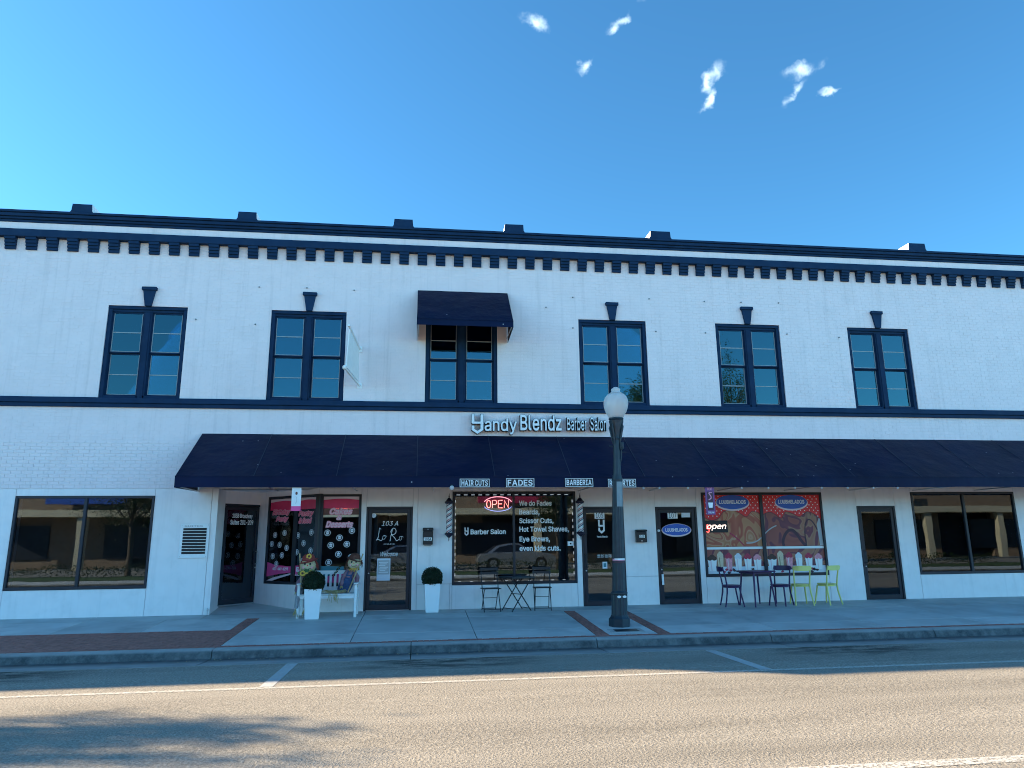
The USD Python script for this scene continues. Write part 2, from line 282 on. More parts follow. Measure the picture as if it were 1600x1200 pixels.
# ------------------------------------------------------------------ builders
NAMES = {}
def numbered(parent, name):
    k = NAMES.get((parent, name), 0); NAMES[(parent, name)] = k + 1
    return f'{parent}/{name}' if k == 0 else f'{parent}/{name}_{k:03d}'

def data(prim, label=None, cat=None, group=None, kind=None):
    for k, v in (('label', label), ('category', cat), ('group', group), ('kind', kind)):
        if v: prim.SetCustomDataByKey(k, v)
    return prim

ORIGIN = {}
def thing(name, label, cat, loc=(0, 0, 0), rotz=0.0, group=None, kind=None):
    path = numbered('/World', name)
    x = UsdGeom.Xform.Define(stage, path); x.AddTranslateOp().Set(Gf.Vec3d(*map(float, loc))); x.AddRotateZOp().Set(float(rotz))
    data(x.GetPrim(), label, cat, group, kind); ORIGIN[path] = np.array(loc, float)
    return path

def node(parent, name):
    """A part that is itself made of parts."""
    path = numbered(parent, name); UsdGeom.Xform.Define(stage, path)
    ORIGIN[path] = ORIGIN.get(parent, np.zeros(3)); return path

def part(parent, name, mesh, look, smooth=False, label=None, kind=None, local=False):
    """One mesh under PARENT. mesh in world coordinates unless local."""
    path = numbered(parent, name)
    if isinstance(mesh, MB): mesh = mesh.get()
    v, f, n = meshkit.arrays(mesh, smooth)
    if not local: v = v - ORIGIN.get(parent, np.zeros(3))
    m = UsdGeom.Mesh.Define(stage, path)
    from pxr import Vt
    m.CreatePointsAttr(Vt.Vec3fArray.FromNumpy(v.astype(np.float32)))
    m.CreateFaceVertexCountsAttr(Vt.IntArray.FromNumpy(np.full(len(f), 3, np.int32)))
    m.CreateFaceVertexIndicesAttr(Vt.IntArray.FromNumpy(f.astype(np.int32).ravel()))
    m.CreateSubdivisionSchemeAttr('none')
    if n is not None:
        m.CreateNormalsAttr(Vt.Vec3fArray.FromNumpy(n.astype(np.float32))); m.SetNormalsInterpolation('vertex')
    UsdShade.MaterialBindingAPI.Apply(m.GetPrim()).Bind(LOOKS[look])
    data(m.GetPrim(), label, kind=kind); ORIGIN[path] = ORIGIN.get(parent, np.zeros(3))
    return path

def dup(src, loc, rotz, label, group=None):
    p = stage.GetPrimAtPath(src); was = p.GetCustomData()
    base = src.rsplit('/', 1)[1]
    base = base[:-4] if base[-4] == '_' and base[-3:].isdigit() else base
    path = numbered('/World', base)
    x = UsdGeom.Xform.Define(stage, path); x.AddTranslateOp().Set(Gf.Vec3d(*map(float, loc))); x.AddRotateZOp().Set(float(rotz))
    x.GetPrim().GetReferences().AddInternalReference(src); x.GetPrim().SetInstanceable(True)
    data(x.GetPrim(), label, was['category'], group or was.get('group')); return path

class MB:
    def __init__(s): s.v, s.f, s.n = [], [], 0
    def add(s, v, f=None):
        if isinstance(v, MB): v = v.get()
        if f is None: v, f = np.asarray(v.vertices), np.asarray(v.faces)
        v = np.asarray(v, float); f = np.asarray(f, int)
        if f.shape[1] == 4: f = np.vstack([f[:, [0, 1, 2]], f[:, [0, 2, 3]]])
        s.v.append(v); s.f.append(f + s.n); s.n += len(v); return s
    def get(s): return trimesh.Trimesh(np.vstack(s.v), np.vstack(s.f), process=False)
    def box(s, x0, x1, y0, y1, z0, z1, c=0.0):
        if c: return s.add(cbox(x0, x1, y0, y1, z0, z1, c))
        v = [(x, y, z) for x in (x0, x1) for y in (y0, y1) for z in (z0, z1)]
        f = [(0, 1, 3, 2), (4, 6, 7, 5), (0, 4, 5, 1), (2, 3, 7, 6), (0, 2, 6, 4), (1, 5, 7, 3)]
        return s.add(v, f)
    def tube(s, pts, r, sides=8, cap=True):
        p = np.asarray(pts, float); t = np.gradient(p, axis=0); t /= np.linalg.norm(t, axis=1, keepdims=True) + 1e-12
        up = np.array([0, 0, 1.0]) if abs(t[0][2]) < 0.9 else np.array([1.0, 0, 0])
        a = np.cross(t[0], up); a /= np.linalg.norm(a); A = []
        for k in range(len(p)):
            a = a - t[k]*np.dot(a, t[k]); a /= np.linalg.norm(a); A.append(a.copy())
        A = np.array(A); Bn = np.cross(t, A); ang = np.arange(sides)*2*np.pi/sides
        rr = np.broadcast_to(r, (len(p),))[:, None, None]
        v = p[:, None] + rr*(np.cos(ang)[None, :, None]*A[:, None] + np.sin(ang)[None, :, None]*Bn[:, None]); v = v.reshape(-1, 3)
        f = [(i*sides+j, i*sides+(j+1) % sides, (i+1)*sides+(j+1) % sides, (i+1)*sides+j) for i in range(len(p)-1) for j in range(sides)]
        tri = [(q[0], q[1], q[2]) for q in f] + [(q[0], q[2], q[3]) for q in f]
        if cap:
            n = len(v); v = np.vstack([v, p[0], p[-1]])
            tri += [(n, (j+1) % sides, j) for j in range(sides)] + [(n+1, (len(p)-1)*sides+j, (len(p)-1)*sides+(j+1) % sides) for j in range(sides)]
        return s.add(v, np.array(tri))
    def lathe(s, prof, sides=24, at=(0, 0, 0), flute=0.0, nfl=0, sq=None):
        """prof: (radius, z) bottom to top."""
        prof = np.asarray(prof, float); ang = np.arange(sides)*2*np.pi/sides
        m = 1 + flute*np.cos(nfl*ang) if nfl else np.ones(sides)
        v = np.array([(r*mm*math.cos(a), r*mm*math.sin(a), z) for r, z in prof for a, mm in zip(ang, m)]) + np.array(at)
        f = []
        for i in range(len(prof)-1):
            for j in range(sides):
                a, b = i*sides+j, i*sides+(j+1) % sides
                f += [(a, b, b+sides), (a, b+sides, a+sides)]
        n = len(v); v = np.vstack([v, np.array([0, 0, prof[0, 1]])+at, np.array([0, 0, prof[-1, 1]])+at])
        f += [(n, (j+1) % sides, j) for j in range(sides)] + [(n+1, (len(prof)-1)*sides+j, (len(prof)-1)*sides+(j+1) % sides) for j in range(sides)]
        return s.add(v, np.array(f))
    def flat(s, poly, y, depth=0.002, frame=None):
        """A shapely polygon in (x, z), facing -y, front at y, thickness DEPTH behind; frame maps points."""
        for g in getattr(poly, 'geoms', [poly]):
            if g.is_empty or g.area < 1e-7 or g.geom_type != 'Polygon': continue
            m = trimesh.creation.extrude_polygon(g, depth, engine='earcut')
            v = np.asarray(m.vertices); w = np.stack([v[:, 0], y + depth - v[:, 2], v[:, 1]], 1)
            if frame is not None: w = frame(w)
            s.add(w, np.asarray(m.faces))
        return s

def cbox(x0, x1, y0, y1, z0, z1, c):
    c = min(c, (x1-x0)*.45, (y1-y0)*.45, (z1-z0)*.45)
    P = []
    for sx, X in ((1, x0), (-1, x1)):
        for sy_, Y in ((1, y0), (-1, y1)):
            for sz, Zv in ((1, z0), (-1, z1)):
                P += [(X, Y+sy_*c, Zv+sz*c), (X+sx*c, Y, Zv+sz*c), (X+sx*c, Y+sy_*c, Zv)]
    return trimesh.convex.convex_hull(np.array(P))

def bx(x0, x1, y0, y1, z0, z1, c=0.0): return MB().box(x0, x1, y0, y1, z0, z1, c)

def bar(p, q, w, d, up=(0, 0, 1)):
    """A square bar from p to q."""
    p, q = np.array(p, float), np.array(q, float); t = (q-p)/np.linalg.norm(q-p)
    a = np.cross(t, up); a = a if np.linalg.norm(a) > 1e-6 else np.cross(t, (1, 0, 0)); a /= np.linalg.norm(a); b = np.cross(t, a)
    v = [e + sx*a*w/2 + sy_*b*d/2 for e in (p, q) for sx in (-1, 1) for sy_ in (-1, 1)]
    return MB().add(np.array(v), [(0, 1, 3, 2), (4, 6, 7, 5), (0, 4, 5, 1), (2, 3, 7, 6), (0, 2, 6, 4), (1, 5, 7, 3)])

_FONT = None
def text_shape(text, bold=False, gap=0):
    """Lettering as a shapely shape, capitals 1 high, starting at x = 0, baseline 0."""
    global _FONT
    from PIL import Image, ImageDraw, ImageFont
    if _FONT is None: _FONT = ImageFont.truetype(glob.glob('/opt/blender-*/*/datafiles/fonts/Inter.woff2')[0], 96)
    sw = int(3*bold)
    x0, y0, x1, y1 = _FONT.getbbox(text, anchor='ls', stroke_width=sw)
    im = Image.new('L', (x1-x0+8, y1-y0+8)); ImageDraw.Draw(im).text((4-x0, 4-y0), text, 255, _FONT, anchor='ls', stroke_width=sw)
    on = np.pad(np.asarray(im) > 127, ((0, 0), (1, 1))).astype(np.int8)
    rows, st = np.nonzero(np.diff(on, axis=1) == 1); en = np.nonzero(np.diff(on, axis=1) == -1)[1]
    sh = union_all(shp_box(st, -rows-1, en, -rows)).buffer(0.6).buffer(-0.6).simplify(0.8)
    k = 1/70.0
    return affinity.affine_transform(sh, [k, 0, 0, k, -4*k, (4-y0)*k])

def fit_text(text, x0, x1, zb, h, bold=False, shear=0.0):
    sh = text_shape(text, bold)
    if shear: sh = affinity.affine_transform(sh, [1, shear, 0, 1, 0, 0])
    a = sh.bounds
    return affinity.affine_transform(sh, [(x1-x0)/(a[2]-a[0]), 0, 0, h, x0 - a[0]*(x1-x0)/(a[2]-a[0]), zb])

def ellipse(cx, cz, rx, rz, n=48): return Polygon([(cx+rx*math.cos(t), cz+rz*math.sin(t)) for t in np.linspace(0, 2*math.pi, n, endpoint=False)])

def logo_shape(x0, x1, z0, z1):
    t = 0.27
    P = [Polygon([(0, 1.0), (0, 1.9), (t, 1.9), (t, 1.2), (1-t, 1.2), (1-t, 1.9), (1, 1.9), (1, .38), (.5, 0), (0, .38), (0, .82), (t, .82), (t, .52), (.5, .34), (1-t, .52), (1-t, .95), (.12, .95)])]
    return affinity.affine_transform(P[0], [(x1-x0), 0, 0, (z1-z0)/1.9, x0, z0])

# ------------------------------------------------------------------ ground, road, pavement
def walk_z(y): return 0.05*y
ROAD_Z0 = -0.297
def road_z(y):
    return ROAD_Z0 + 0.015*min(-4.6 - y, 6.1) - 0.015*max(-10.7 - y, 0)*1.0 if y > -17 else ROAD_Z0
def strip(ys, x0, x1, zf, nx=1):
    xs = np.linspace(x0, x1, nx+1); v = [(x, y, zf(y)) for y in ys for x in xs]; n = nx+1
    f = [(i*n+j+1, i*n+j, (i+1)*n+j, (i+1)*n+j+1) for i in range(len(ys)-1) for j in range(nx)]
    return MB().add(v, f)
def setting(name, mesh, look, smooth=False):
    p = part('/World', name, mesh, look, smooth); data(stage.GetPrimAtPath(p), kind='structure'); return p

setting('ground', strip([600, -900], -900, 900, lambda y: -0.62), 'far_ground')
setting('road', strip([-4.60, -6.0, -8.0, -9.6, -10.3, -10.7, -11.1, -12, -14, -16.8], -140, 140, road_z), 'asphalt')

def stripe(name, label, x0, x1, y0, y1, look, group=None, wob=0.0):
    ys = np.linspace(y0, y1, 9); v, f = [], []
    nx = max(1, int((x1-x0)/1.5)); xs = np.linspace(x0, x1, nx+1)
    for y in ys:
        for x in xs: v.append((x, y, road_z(y)+0.004))
    n = nx+1; f = [(i*n+j, i*n+j+1, (i+1)*n+j+1, (i+1)*n+j) for i in range(8) for j in range(nx)]
    p = part('/World', name, MB().add(v, f), look); data(stage.GetPrimAtPath(p), label, 'road marking', group)
stripe('parking_line', 'white parking line on the road in front of the white bench', -1.90, -1.74, -6.54, -4.66, 'stall_paint')
stripe('parking_line', 'white parking line on the road to the right of the street lamp', 4.54, 4.70, -6.54, -4.66, 'stall_paint')
stripe('parking_line', 'white parking line on the road at the far right', 10.96, 11.12, -6.54, -4.66, 'stall_paint')
stripe('lane_edge_line', 'long thin worn white line along the ends of the parking stalls', -60, 60, -6.66, -6.55, 'lane_paint')
stripe('centre_line', 'pale line along the middle of the road at the bottom right corner', -60, 60, -10.80, -10.66, 'lane_paint')

# the pavement: slabs of concrete, each its own piece, over a joint bed; brick bands between
walk = numbered('/World', 'sidewalk'); UsdGeom.Xform.Define(stage, walk); data(stage.GetPrimAtPath(walk), kind='structure'); ORIGIN[walk] = np.zeros(3)
XL, XR = -22.0, 30.0
part(walk, 'joint_bed', strip([0.3, -3.62], XL, XR, lambda y: walk_z(y)-0.014), 'slab_joint')
def slab(x0, x1, y0, y1, look=None, c=0.008, g=0.006):
    x0, x1, y0, y1 = x0+g, x1-g, y0+g, y1-g
    v = []
    for (ax, ay, dz) in ((0, 0, -0.05), (0, 0, -0.010), (c, c, 0.0)):
        v += [(x0+ax, y0+ay, walk_z(y0)+dz), (x1-ax, y0+ay, walk_z(y0)+dz), (x1-ax, y1-ay, walk_z(y1)+dz), (x0+ax, y1-ay, walk_z(y1)+dz)]
    f = []
    for k in (0, 4):
        for j in range(4): f.append((k+j, k+(j+1) % 4, k+4+(j+1) % 4, k+4+j))
    f.append((8, 9, 10, 11))
    part(walk, 'slab', MB().add(v, f), look or f'slab_concrete_{rng.choice("abc")}')
xs_main = [[-3.17, -1.11, 1.01, 3.08], [4.42, 6.42, 8.52, 10.62, 12.72, 14.9, 17.0]]
ROWS = [(-0.62, 0.0), (-1.12, -0.62), (-2.70, -1.12), (-3.45, -2.70)]
apron = [-4.31, -2.19, -1.11, 1.01, 3.20, 4.30, 6.42, 8.52, 10.62, 12.72, 14.9, 17.0]
for a, b in zip(apron[:-1], apron[1:]): slab(a, b, -0.62, 0.0, 'slab_concrete_a')
for seg in xs_main:
    for a, b in zip(seg[:-1], seg[1:]):
        for (y0, y1) in ROWS[1:]: slab(a, b, y0, y1, g=0.004 if y1 == -1.12 else 0.007)
for (y0, y1) in ((-2.02, -0.62), (-3.45, -2.02)): slab(3.31, 4.19, y0, y1)
for a, b in ((-6.5, -4.95), (-4.95, -3.40), (-8.6, -6.5), (-10.7, -8.6), (-12.8, -10.7)): slab(a, b, -1.95, -0.62)
for a, b in ((-6.5, -4.31), (-8.6, -6.5), (-10.7, -8.6), (-12.8, -10.7)): slab(a, b, -0.62, 0.0, 'slab_concrete_a')
def bricks(name, x0, x1, y0, y1, bw, bl, label=None):
    """A bed of bricks with open joints, bw along x by bl along y."""
    m = MB(); g = 0.005; j = 0
    y = y0
    while y < y1 - 0.02:
        off = (j % 2)*bw/2; x = x0 - off; ye = min(y+bl, y1)
        while x < x1 - 0.01:
            a, b = max(x, x0), min(x+bw, x1); dz = rng.uniform(-0.003, 0.001)
            if b - a > 0.02:
                v = [(p, q, walk_z(q)+dz+k) for k in (-0.05, 0.0) for p, q in ((a+g, y+g), (b-g, y+g), (b-g, ye-g), (a+g, ye-g))]
                m.add(v, [(4, 5, 6, 7), (0, 1, 5, 4), (1, 2, 6, 5), (2, 3, 7, 6), (3, 0, 4, 7)])
            x += bw
        y += bl; j += 1
    part(walk, name, m, 'red_brick', kind='stuff')
bricks('brick', -3.40, -3.17, -3.45, -0.62, 0.1, 0.2)
bricks('brick', 3.08, 3.31, -3.45, -0.62, 0.1, 0.2)
bricks('brick', 4.19, 4.42, -3.45, -0.62, 0.1, 0.2)
bricks('brick', -12.8, -3.40, -3.45, -1.95, 0.2, 0.1)
bricks('brick', -12.8, 17.0, -3.60, -3.45, 0.1, 0.15)

# kerb and gutter, in poured lengths
kerb = numbered('/World', 'curb'); UsdGeom.Xform.Define(stage, kerb); data(stage.GetPrimAtPath(kerb), kind='structure'); ORIGIN[kerb] = np.zeros(3)
zt = walk_z(-3.6)
prof = [(-3.60, zt-0.2), (-3.60, zt), (-3.74, zt-0.006), (-3.765, zt-0.012), (-3.785, zt-0.028), (-3.80, zt-0.06), (-3.825, -0.318), (-3.86, -0.322), (-4.20, -0.312), (-4.60, ROAD_Z0+0.004), (-4.603, -0.45)]
def kerb_piece(x0, x1, k0, k1, name, look):
    pr = prof[k0:k1]; n = len(pr); v = [(x, y, z) for x in (x0+0.006, x1-0.006) for y, z in pr]
    f = [(i, i+1, n+i+1, n+i) for i in range(n-1)]
    m = MB().add(v, f); caps = np.array([(0, i+1, i) for i in range(1, n-1)])
    m.add(v[:n], caps); m.add(v[n:], caps[:, ::-1])
    part(kerb, name, m, look, smooth=35)
ke = np.arange(-19.0, 27.0, 3.1) + 0.2
ke = sorted(set(np.round(-3.2 + 3.1*np.arange(-5, 9), 3)))
for a, b in zip(ke[:-1], ke[1:]):
    kerb_piece(a, b, 0, 8, 'kerb_stone', 'curb_concrete'); kerb_piece(a, b, 7, 11, 'gutter_pan', 'gutter_concrete')
for a, b in ((-140, ke[0]), (ke[-1], 140)):
    kerb_piece(a, b, 0, 8, 'kerb_stone', 'curb_concrete'); kerb_piece(a, b, 7, 11, 'gutter_pan', 'gutter_concrete')
for a, b in ((-140, -12.8), (17.0, 140)):
    v = [(a, -3.6, walk_z(-3.6)), (b, -3.6, walk_z(-3.6)), (b, 0, 0), (a, 0, 0)]
    part(walk, 'far_slab', MB().add(v, [(0, 1, 2, 3)]), 'slab_concrete_b')

# ------------------------------------------------------------------ the shop building
bld = thing('shop_building', 'long two-storey white painted brick shop building with dark blue trim', 'building', (2, 0, 0))
BX0, BX1 = -14.2, 24.0
UPW = [(-6.985, -5.295), (-3.46, -1.77), (0.07, 1.755), (3.74, 5.43), (7.22, 8.91), (10.75, 12.44)]   # upper windows
WB, WT = 4.57, 6.68
S1, S0 = 4.355, 4.565            # sill band
# wall core of the upper storey with the window openings cut out
def wall_with_holes(x0, x1, z0, z1, holes, y0, y1):
    p = sbox(x0, z0, x1, z1)
    for h in holes: p = p.difference(sbox(h[0], h[2], h[1], h[3]))
    return MB().flat(p, y0, y1-y0)
holes_up = [(a, b, WB, WT) for a, b in UPW]
part(bld, 'upper_wall', wall_with_holes(BX0, BX1, 3.60, 8.55, holes_up, 0.0034, 0.30), 'white_brick')
# the bricks themselves, painted: running bond, every brick a touch proud or back
CO, BL = 0.0737, 0.2135
def facing(z0, z1, x0, x1, holes):
    m = MB(); V = []; z = z0; row = 0
    while z + 0.03 < z1:
        zb, ze = z + 0.0028, min(z + CO - 0.0028, z1)
        x = x0 - (BL/2 if row % 2 else 0)
        while x < x1:
            a, b = max(x + 0.0028, x0), min(x + BL - 0.0028, x1); segs = [(a, b)]
            for h in holes:
                if ze > h[2] and zb < h[3]:
                    segs = [s_ for (p, q) in segs for s_ in ((p, min(q, h[0])), (max(p, h[1]), q)) if s_[1]-s_[0] > 0.015]
            for (p, q) in segs:
                if q - p > 0.015: V.append((p, q, zb, ze, 0.0016-rng.random()**3*0.0026))
            x += BL
        z += CO; row += 1
    V = np.array(V); n = len(V); p, q, zb, ze, y = V.T; yb = np.full(n, 0.01); c = 0.003
    verts = np.stack([np.stack(t, 1) for t in ((p, yb, zb), (q, yb, zb), (q, yb, ze), (p, yb, ze), (p+c, y, zb+c), (q-c, y, zb+c), (q-c, y, ze-c), (p+c, y, ze-c))], 1).reshape(-1, 3)
    fq = np.array([(4, 5, 6, 7), (0, 1, 5, 4), (1, 2, 6, 5), (2, 3, 7, 6), (3, 0, 4, 7)])
    f = (np.arange(n)[:, None, None]*8 + fq).reshape(-1, 4)
    return MB().add(verts, f)
holes_f = [(a-0.001, b+0.001, WB, WT) for a, b in UPW]
part(bld, 'brick', facing(S0, 8.19, -13.0, 18.0, holes_f), 'white_brick', kind='stuff')
part(bld, 'brick', facing(3.70, S1, -13.0, 18.0, []), 'white_brick', kind='stuff')
part(bld, 'brick', facing(2.61, 3.70, -13.0, -4.76, []), 'white_brick', kind='stuff')
part(bld, 'frieze_band', bx(BX0, BX1, -0.045, 0.02, 8.372, 8.552), 'white_brick')
# sill course: two dark mouldings
part(bld, 'sill_course', bx(BX0, BX1, -0.075, 0.02, S1+0.085, S0-0.004, 0.008), 'blue_trim')
part(bld, 'sill_course', bx(BX0, BX1, -0.045, 0.02, S1, S1+0.083, 0.006), 'blue_trim')
# cornice band above the corbels, and the coping mouldings
part(bld, 'cornice_band', bx(BX0, BX1, -0.125, 0.02, 8.192, 8.370, 0.008), 'blue_trim')
for (za, zb_, d) in ((8.553, 8.615, 0.065), (8.617, 8.672, 0.095), (8.674, 8.755, 0.13), (8.757, 8.815, 0.16)):
    part(bld, 'coping_moulding', bx(BX0, BX1, -d, 0.32, za, zb_, 0.01), 'blue_trim')
CP = 0.4349
for i in range(-19, 60):
    cx = -4.826 + CP*i; w = 0.113
    m = MB()
    for k in range(4):
        zt_ = 8.190 - k*0.0705; d = 0.112 - k*0.024
        m.box(cx-w, cx+w, -d, 0.02, zt_-0.066, zt_, 0.004); 
        if k < 3: m.box(cx-w+0.006, cx+w-0.006, -d+0.03, 0.02, zt_-0.072, zt_-0.064)
    part(bld, 'corbel', m, 'blue_trim')
for (cx, w) in ((-7.75, .21), (-4.13, .205), (-0.51, .22), (2.18, .225), (5.90, .255), (9.62+.55, .0), (12.95, .23)):
    if w == 0: continue
    b = node(bld, 'parapet_block')
    zt_ = 9.03; fl = 0.07
    pr = [(cx-w-fl, 8.816), (cx+w+fl, 8.816), (cx+w+0.035, 8.835), (cx+w+0.012, 8.875), (cx+w, zt_), (cx-w, zt_), (cx-w-0.012, 8.875), (cx-w-0.035, 8.835)]
    part(b, 'block_body', MB().flat(Polygon(pr), -0.105, 0.42), 'white_stucco')
    part(b, 'block_face', MB().flat(Polygon(pr).buffer(-0.002), -0.117, 0.010), 'blue_trim')
# anchor bolts left in the brickwork by old awnings
for (x, z) in ((-3.77, 7.22), (-2.70, 7.24), (-1.62, 7.22), (-3.80, 6.32), (3.62, 7.23), (5.55, 7.26), (6.98, 7.24), (7.95, 7.25), (8.95, 7.27), (3.60, 6.45), (5.68, 6.42), (6.95, 6.42), (9.10, 6.45), (2.95, 6.95), (-5.1, 6.4), (10.5, 6.4)):
    part(bld, 'anchor_bolt', MB().lathe([(0.018, 0), (0.018, 0.012), (0.008, 0.03)], 8).get().apply_transform(trimesh.transformations.rotation_matrix(math.pi/2, (1, 0, 0))).apply_translation((x, -0.002, z)), 'pole_patch')

def upper_window(x0, x1, keystone=True):
    w = node(bld, 'window'); zb, zt_ = WB, WT; xm = (x0+x1)/2
    # casing: head with a small moulding, jambs, centre mullion, sub-sill
    part(w, 'head', MB().box(x0, x1, 0.02, 0.20, zt_-0.075, zt_, 0.004).box(x0+0.05, x1-0.05, 0.05, 0.20, zt_-0.135, zt_-0.077, 0.004), 'blue_trim')
    for (a, b) in ((x0, x0+0.085), (x1-0.085, x1)):
        part(w, 'jamb', bx(a, b, 0.022, 0.20, zb, zt_-0.077, 0.006), 'blue_trim')
    part(w, 'mullion', MB().box(xm-0.088, xm+0.088, 0.030, 0.20, zb, zt_-0.137, 0.008).box(xm-0.055, xm+0.055, 0.015, 0.03, zb+0.002, zt_-0.139, 0.004), 'blue_trim')
    part(w, 'sub_sill', bx(x0+0.087, x1-0.087, 0.03, 0.20, zb, zb+0.06, 0.004), 'blue_trim')
    for (a, b) in ((x0+0.087, xm-0.090), (xm+0.090, x1-0.087)):
        zmid = 5.60
        for (s0, s1, yy) in ((zmid, zt_-0.137, 0.075), (zb+0.062, zmid+0.03, 0.115)):
            upper = s0 == zmid
            if not upper: s1 = zmid - 0.002
            t = 0.030
            m = MB().box(a, a+t, yy, yy+0.035, s0, s1).box(b-t, b, yy, yy+0.035, s0, s1).box(a+t, b-t, yy, yy+0.035, s0, s0+t).box(a+t, b-t, yy, yy+0.035, s1-t, s1)
            part(w, 'sash', m, 'blue_trim')
            l = 0.013; m = MB()
            A, Bq, C, D = a+t, b-t, s0+t, s1-t
            m.box(A, A+l, yy+0.004, yy+0.03, C, D).box(Bq-l, Bq, yy+0.004, yy+0.03, C, D).box(A+l, Bq-l, yy+0.004, yy+0.03, C, C+l)
            part(w, 'glazing_bead', m, 'sash_grey')
            zc = (C+D)/2
            part(w, 'muntin', bx(A+l, Bq-l, yy+0.008, yy+0.028, zc-0.010, zc+0.010), 'sash_grey')
            tilt = rng.uniform(-0.004, 0.004)
            for (c, d) in ((C+l, zc-0.010), (zc+0.010, D)):
                part(w, 'pane', bx(A+l, Bq-l, yy+0.016+tilt*0.3, yy+0.020+tilt*0.3, c, d), 'window_glass')
    part(w, 'reveal', MB().box(x0-0.02, x0, 0.05, 0.31, zb, zt_).box(x1, x1+0.02, 0.05, 0.31, zb, zt_), 'blue_trim')
    if keystone:
        part(w, 'keystone', MB().flat(Polygon([(xm-0.068, zt_-0.004), (xm+0.068, zt_-0.004), (xm+0.132, zt_+0.36), (xm-0.132, zt_+0.36)]), -0.05, 0.07).box(xm-0.16, xm+0.16, -0.075, 0.02, zt_+0.362, zt_+0.44, 0.01), 'blue_trim')
for i, (a, b) in enumerate(UPW): upper_window(a, b, i != 2)

# rooms behind the glass, roof and back of the building
part(bld, 'upper_room', MB().box(BX0, BX1, 1.4, 1.5, 3.9, 7.9).box(BX0, BX1, 0.31, 1.5, 3.80, 3.9).box(BX0, BX1, 0.31, 1.5, 7.9, 8.0), 'interior_dark')
part(bld, 'roof', bx(BX0, BX1, 0.30, 14.0, 8.30, 8.45), 'roof_felt')
part(bld, 'side_wall', MB().box(BX0-0.02, BX0+0.25, 0.31, 14.0, 0, 8.29).box(BX1-0.25, BX1, 0.31, 14.0, 0, 8.29).box(BX0, BX1, 13.8, 14.0, 0, 8.29), 'white_brick')
part(bld, 'shop_ceiling', bx(BX0, BX1, 0.31, 6.0, 2.75, 2.85), 'interior_grey')
part(bld, 'shop_back_wall', bx(BX0, BX1, 5.9, 6.0, -0.1, 2.75), 'interior_grey')
part(bld, 'shop_floor', bx(BX0, BX1, 0.06, 6.0, -0.10, -0.012), 'interior_floor')
for x in (-3.6, -1.0, 3.58, 6.45, 9.75): part(bld, 'partition_wall', bx(x, x+0.08, 1.55 if x < -2 else 0.31, 5.9, -0.012, 2.75), 'interior_grey')
part(bld, 'backing_wall', wall_with_holes(BX0, BX1, 2.60, 3.70, [], 0.008, 0.30), 'white_stucco')

# storefront wall panels. openings: doors and shop windows
DOORS = [(-1.16, -0.15, 2.20), (3.66, 4.66, 2.18), (5.42, 6.42, 2.17), (10.45, 11.45, 2.17)]
SHOPW = [(-2.185, -1.275, 0.525, 2.475), (0.73, 3.535, 0.50, 2.53), (6.55, 9.57, 0.578, 2.50), (11.9, 14.7, 0.55, 2.5), (-8.35, -5.6, 0.55, 2.45)]
def panel(x0, x1, z0, z1):
    part(bld, 'wall_panel', bx(x0+0.003, x1-0.003, 0.0, 0.09, z0+0.003, z1-0.003, 0.003), 'white_stucco')
PAN = [(-13.0, -8.35, -.03, 2.6), (-8.35, -5.6, -.03, .55), (-8.35, -5.6, 2.45, 2.6), (-5.6, -4.435, -.03, 2.6),
       (-2.185, -1.275, -.03, .525), (-2.185, -1.275, 2.475, 2.6), (-1.275, -1.16, -.03, 2.6), (-1.16, -.15, 2.20, 2.6), (-.15, -.04, -.03, 2.6),
       (-.04, .73, .53, 2.6), (-.04, .68, -.03, .53), (.68, .73, -.03, .53), (.73, 3.535, -.04, .50), (.73, 3.535, 2.53, 2.6), (3.535, 3.66, -.04, 2.6),
       (3.66, 4.66, 2.18, 2.6), (4.66, 5.42, .62, 2.6), (4.66, 5.42, -.04, .62), (5.42, 6.42, 2.17, 2.6), (6.42, 6.55, -.04, 2.6), (6.55, 9.57, -.04, .578), (6.55, 9.57, 2.50, 2.6),
       (9.57, 10.45, -.04, 2.6), (10.45, 11.45, 2.17, 2.6), (11.45, 11.9, -.04, 2.6), (11.9, 14.7, -.04, .55), (11.9, 14.7, 2.5, 2.6), (14.7, 18.0, -.04, 2.6)]
for p in PAN: panel(*p)
part(bld, 'joint_backing', wall_with_holes(-13.0, 18.0, -0.1, 2.598, [(a, b, -0.2, t) for a, b, t in DOORS] + list(SHOPW) + [(-4.432, -2.185, -0.2, 2.6)], 0.012, 0.30), 'joint')
# recessed corner entrance: return wall, slanted door wall and slanted window wall
Cn, Dn, Bn_, An = np.array([-4.32, .57]), np.array([-3.68, 1.41]), np.array([-3.74, 1.39]), np.array([-2.19, 0.0])
def frame_of(p, q):
    """Maps local (u along p->q, depth, z) with the room side behind: local -y faces the street."""
    d = (q-p)/np.linalg.norm(q-p); n = np.array([-d[1], d[0]])      # n points away from the viewer for p left of q
    def fr(v):
        v = np.asarray(v, float); o = np.zeros_like(v); o[:, :2] = p + v[:, :1]*d + v[:, 1:2]*n; o[:, 2] = v[:, 2]; return o
    return fr, float(np.linalg.norm(q-p))
def mapped(mb, fr):
    m = mb.get() if isinstance(mb, MB) else mb; m.vertices = fr(m.vertices); return m
part(bld, 'return_wall', bx(-4.43, -4.305, 0.0, 0.72, -0.03, 2.62), 'white_stucco')
FD, LD = frame_of(np.array([-4.345, .535]), Dn + np.array([.02, .03]))
FW, LW = frame_of(Bn_, An)
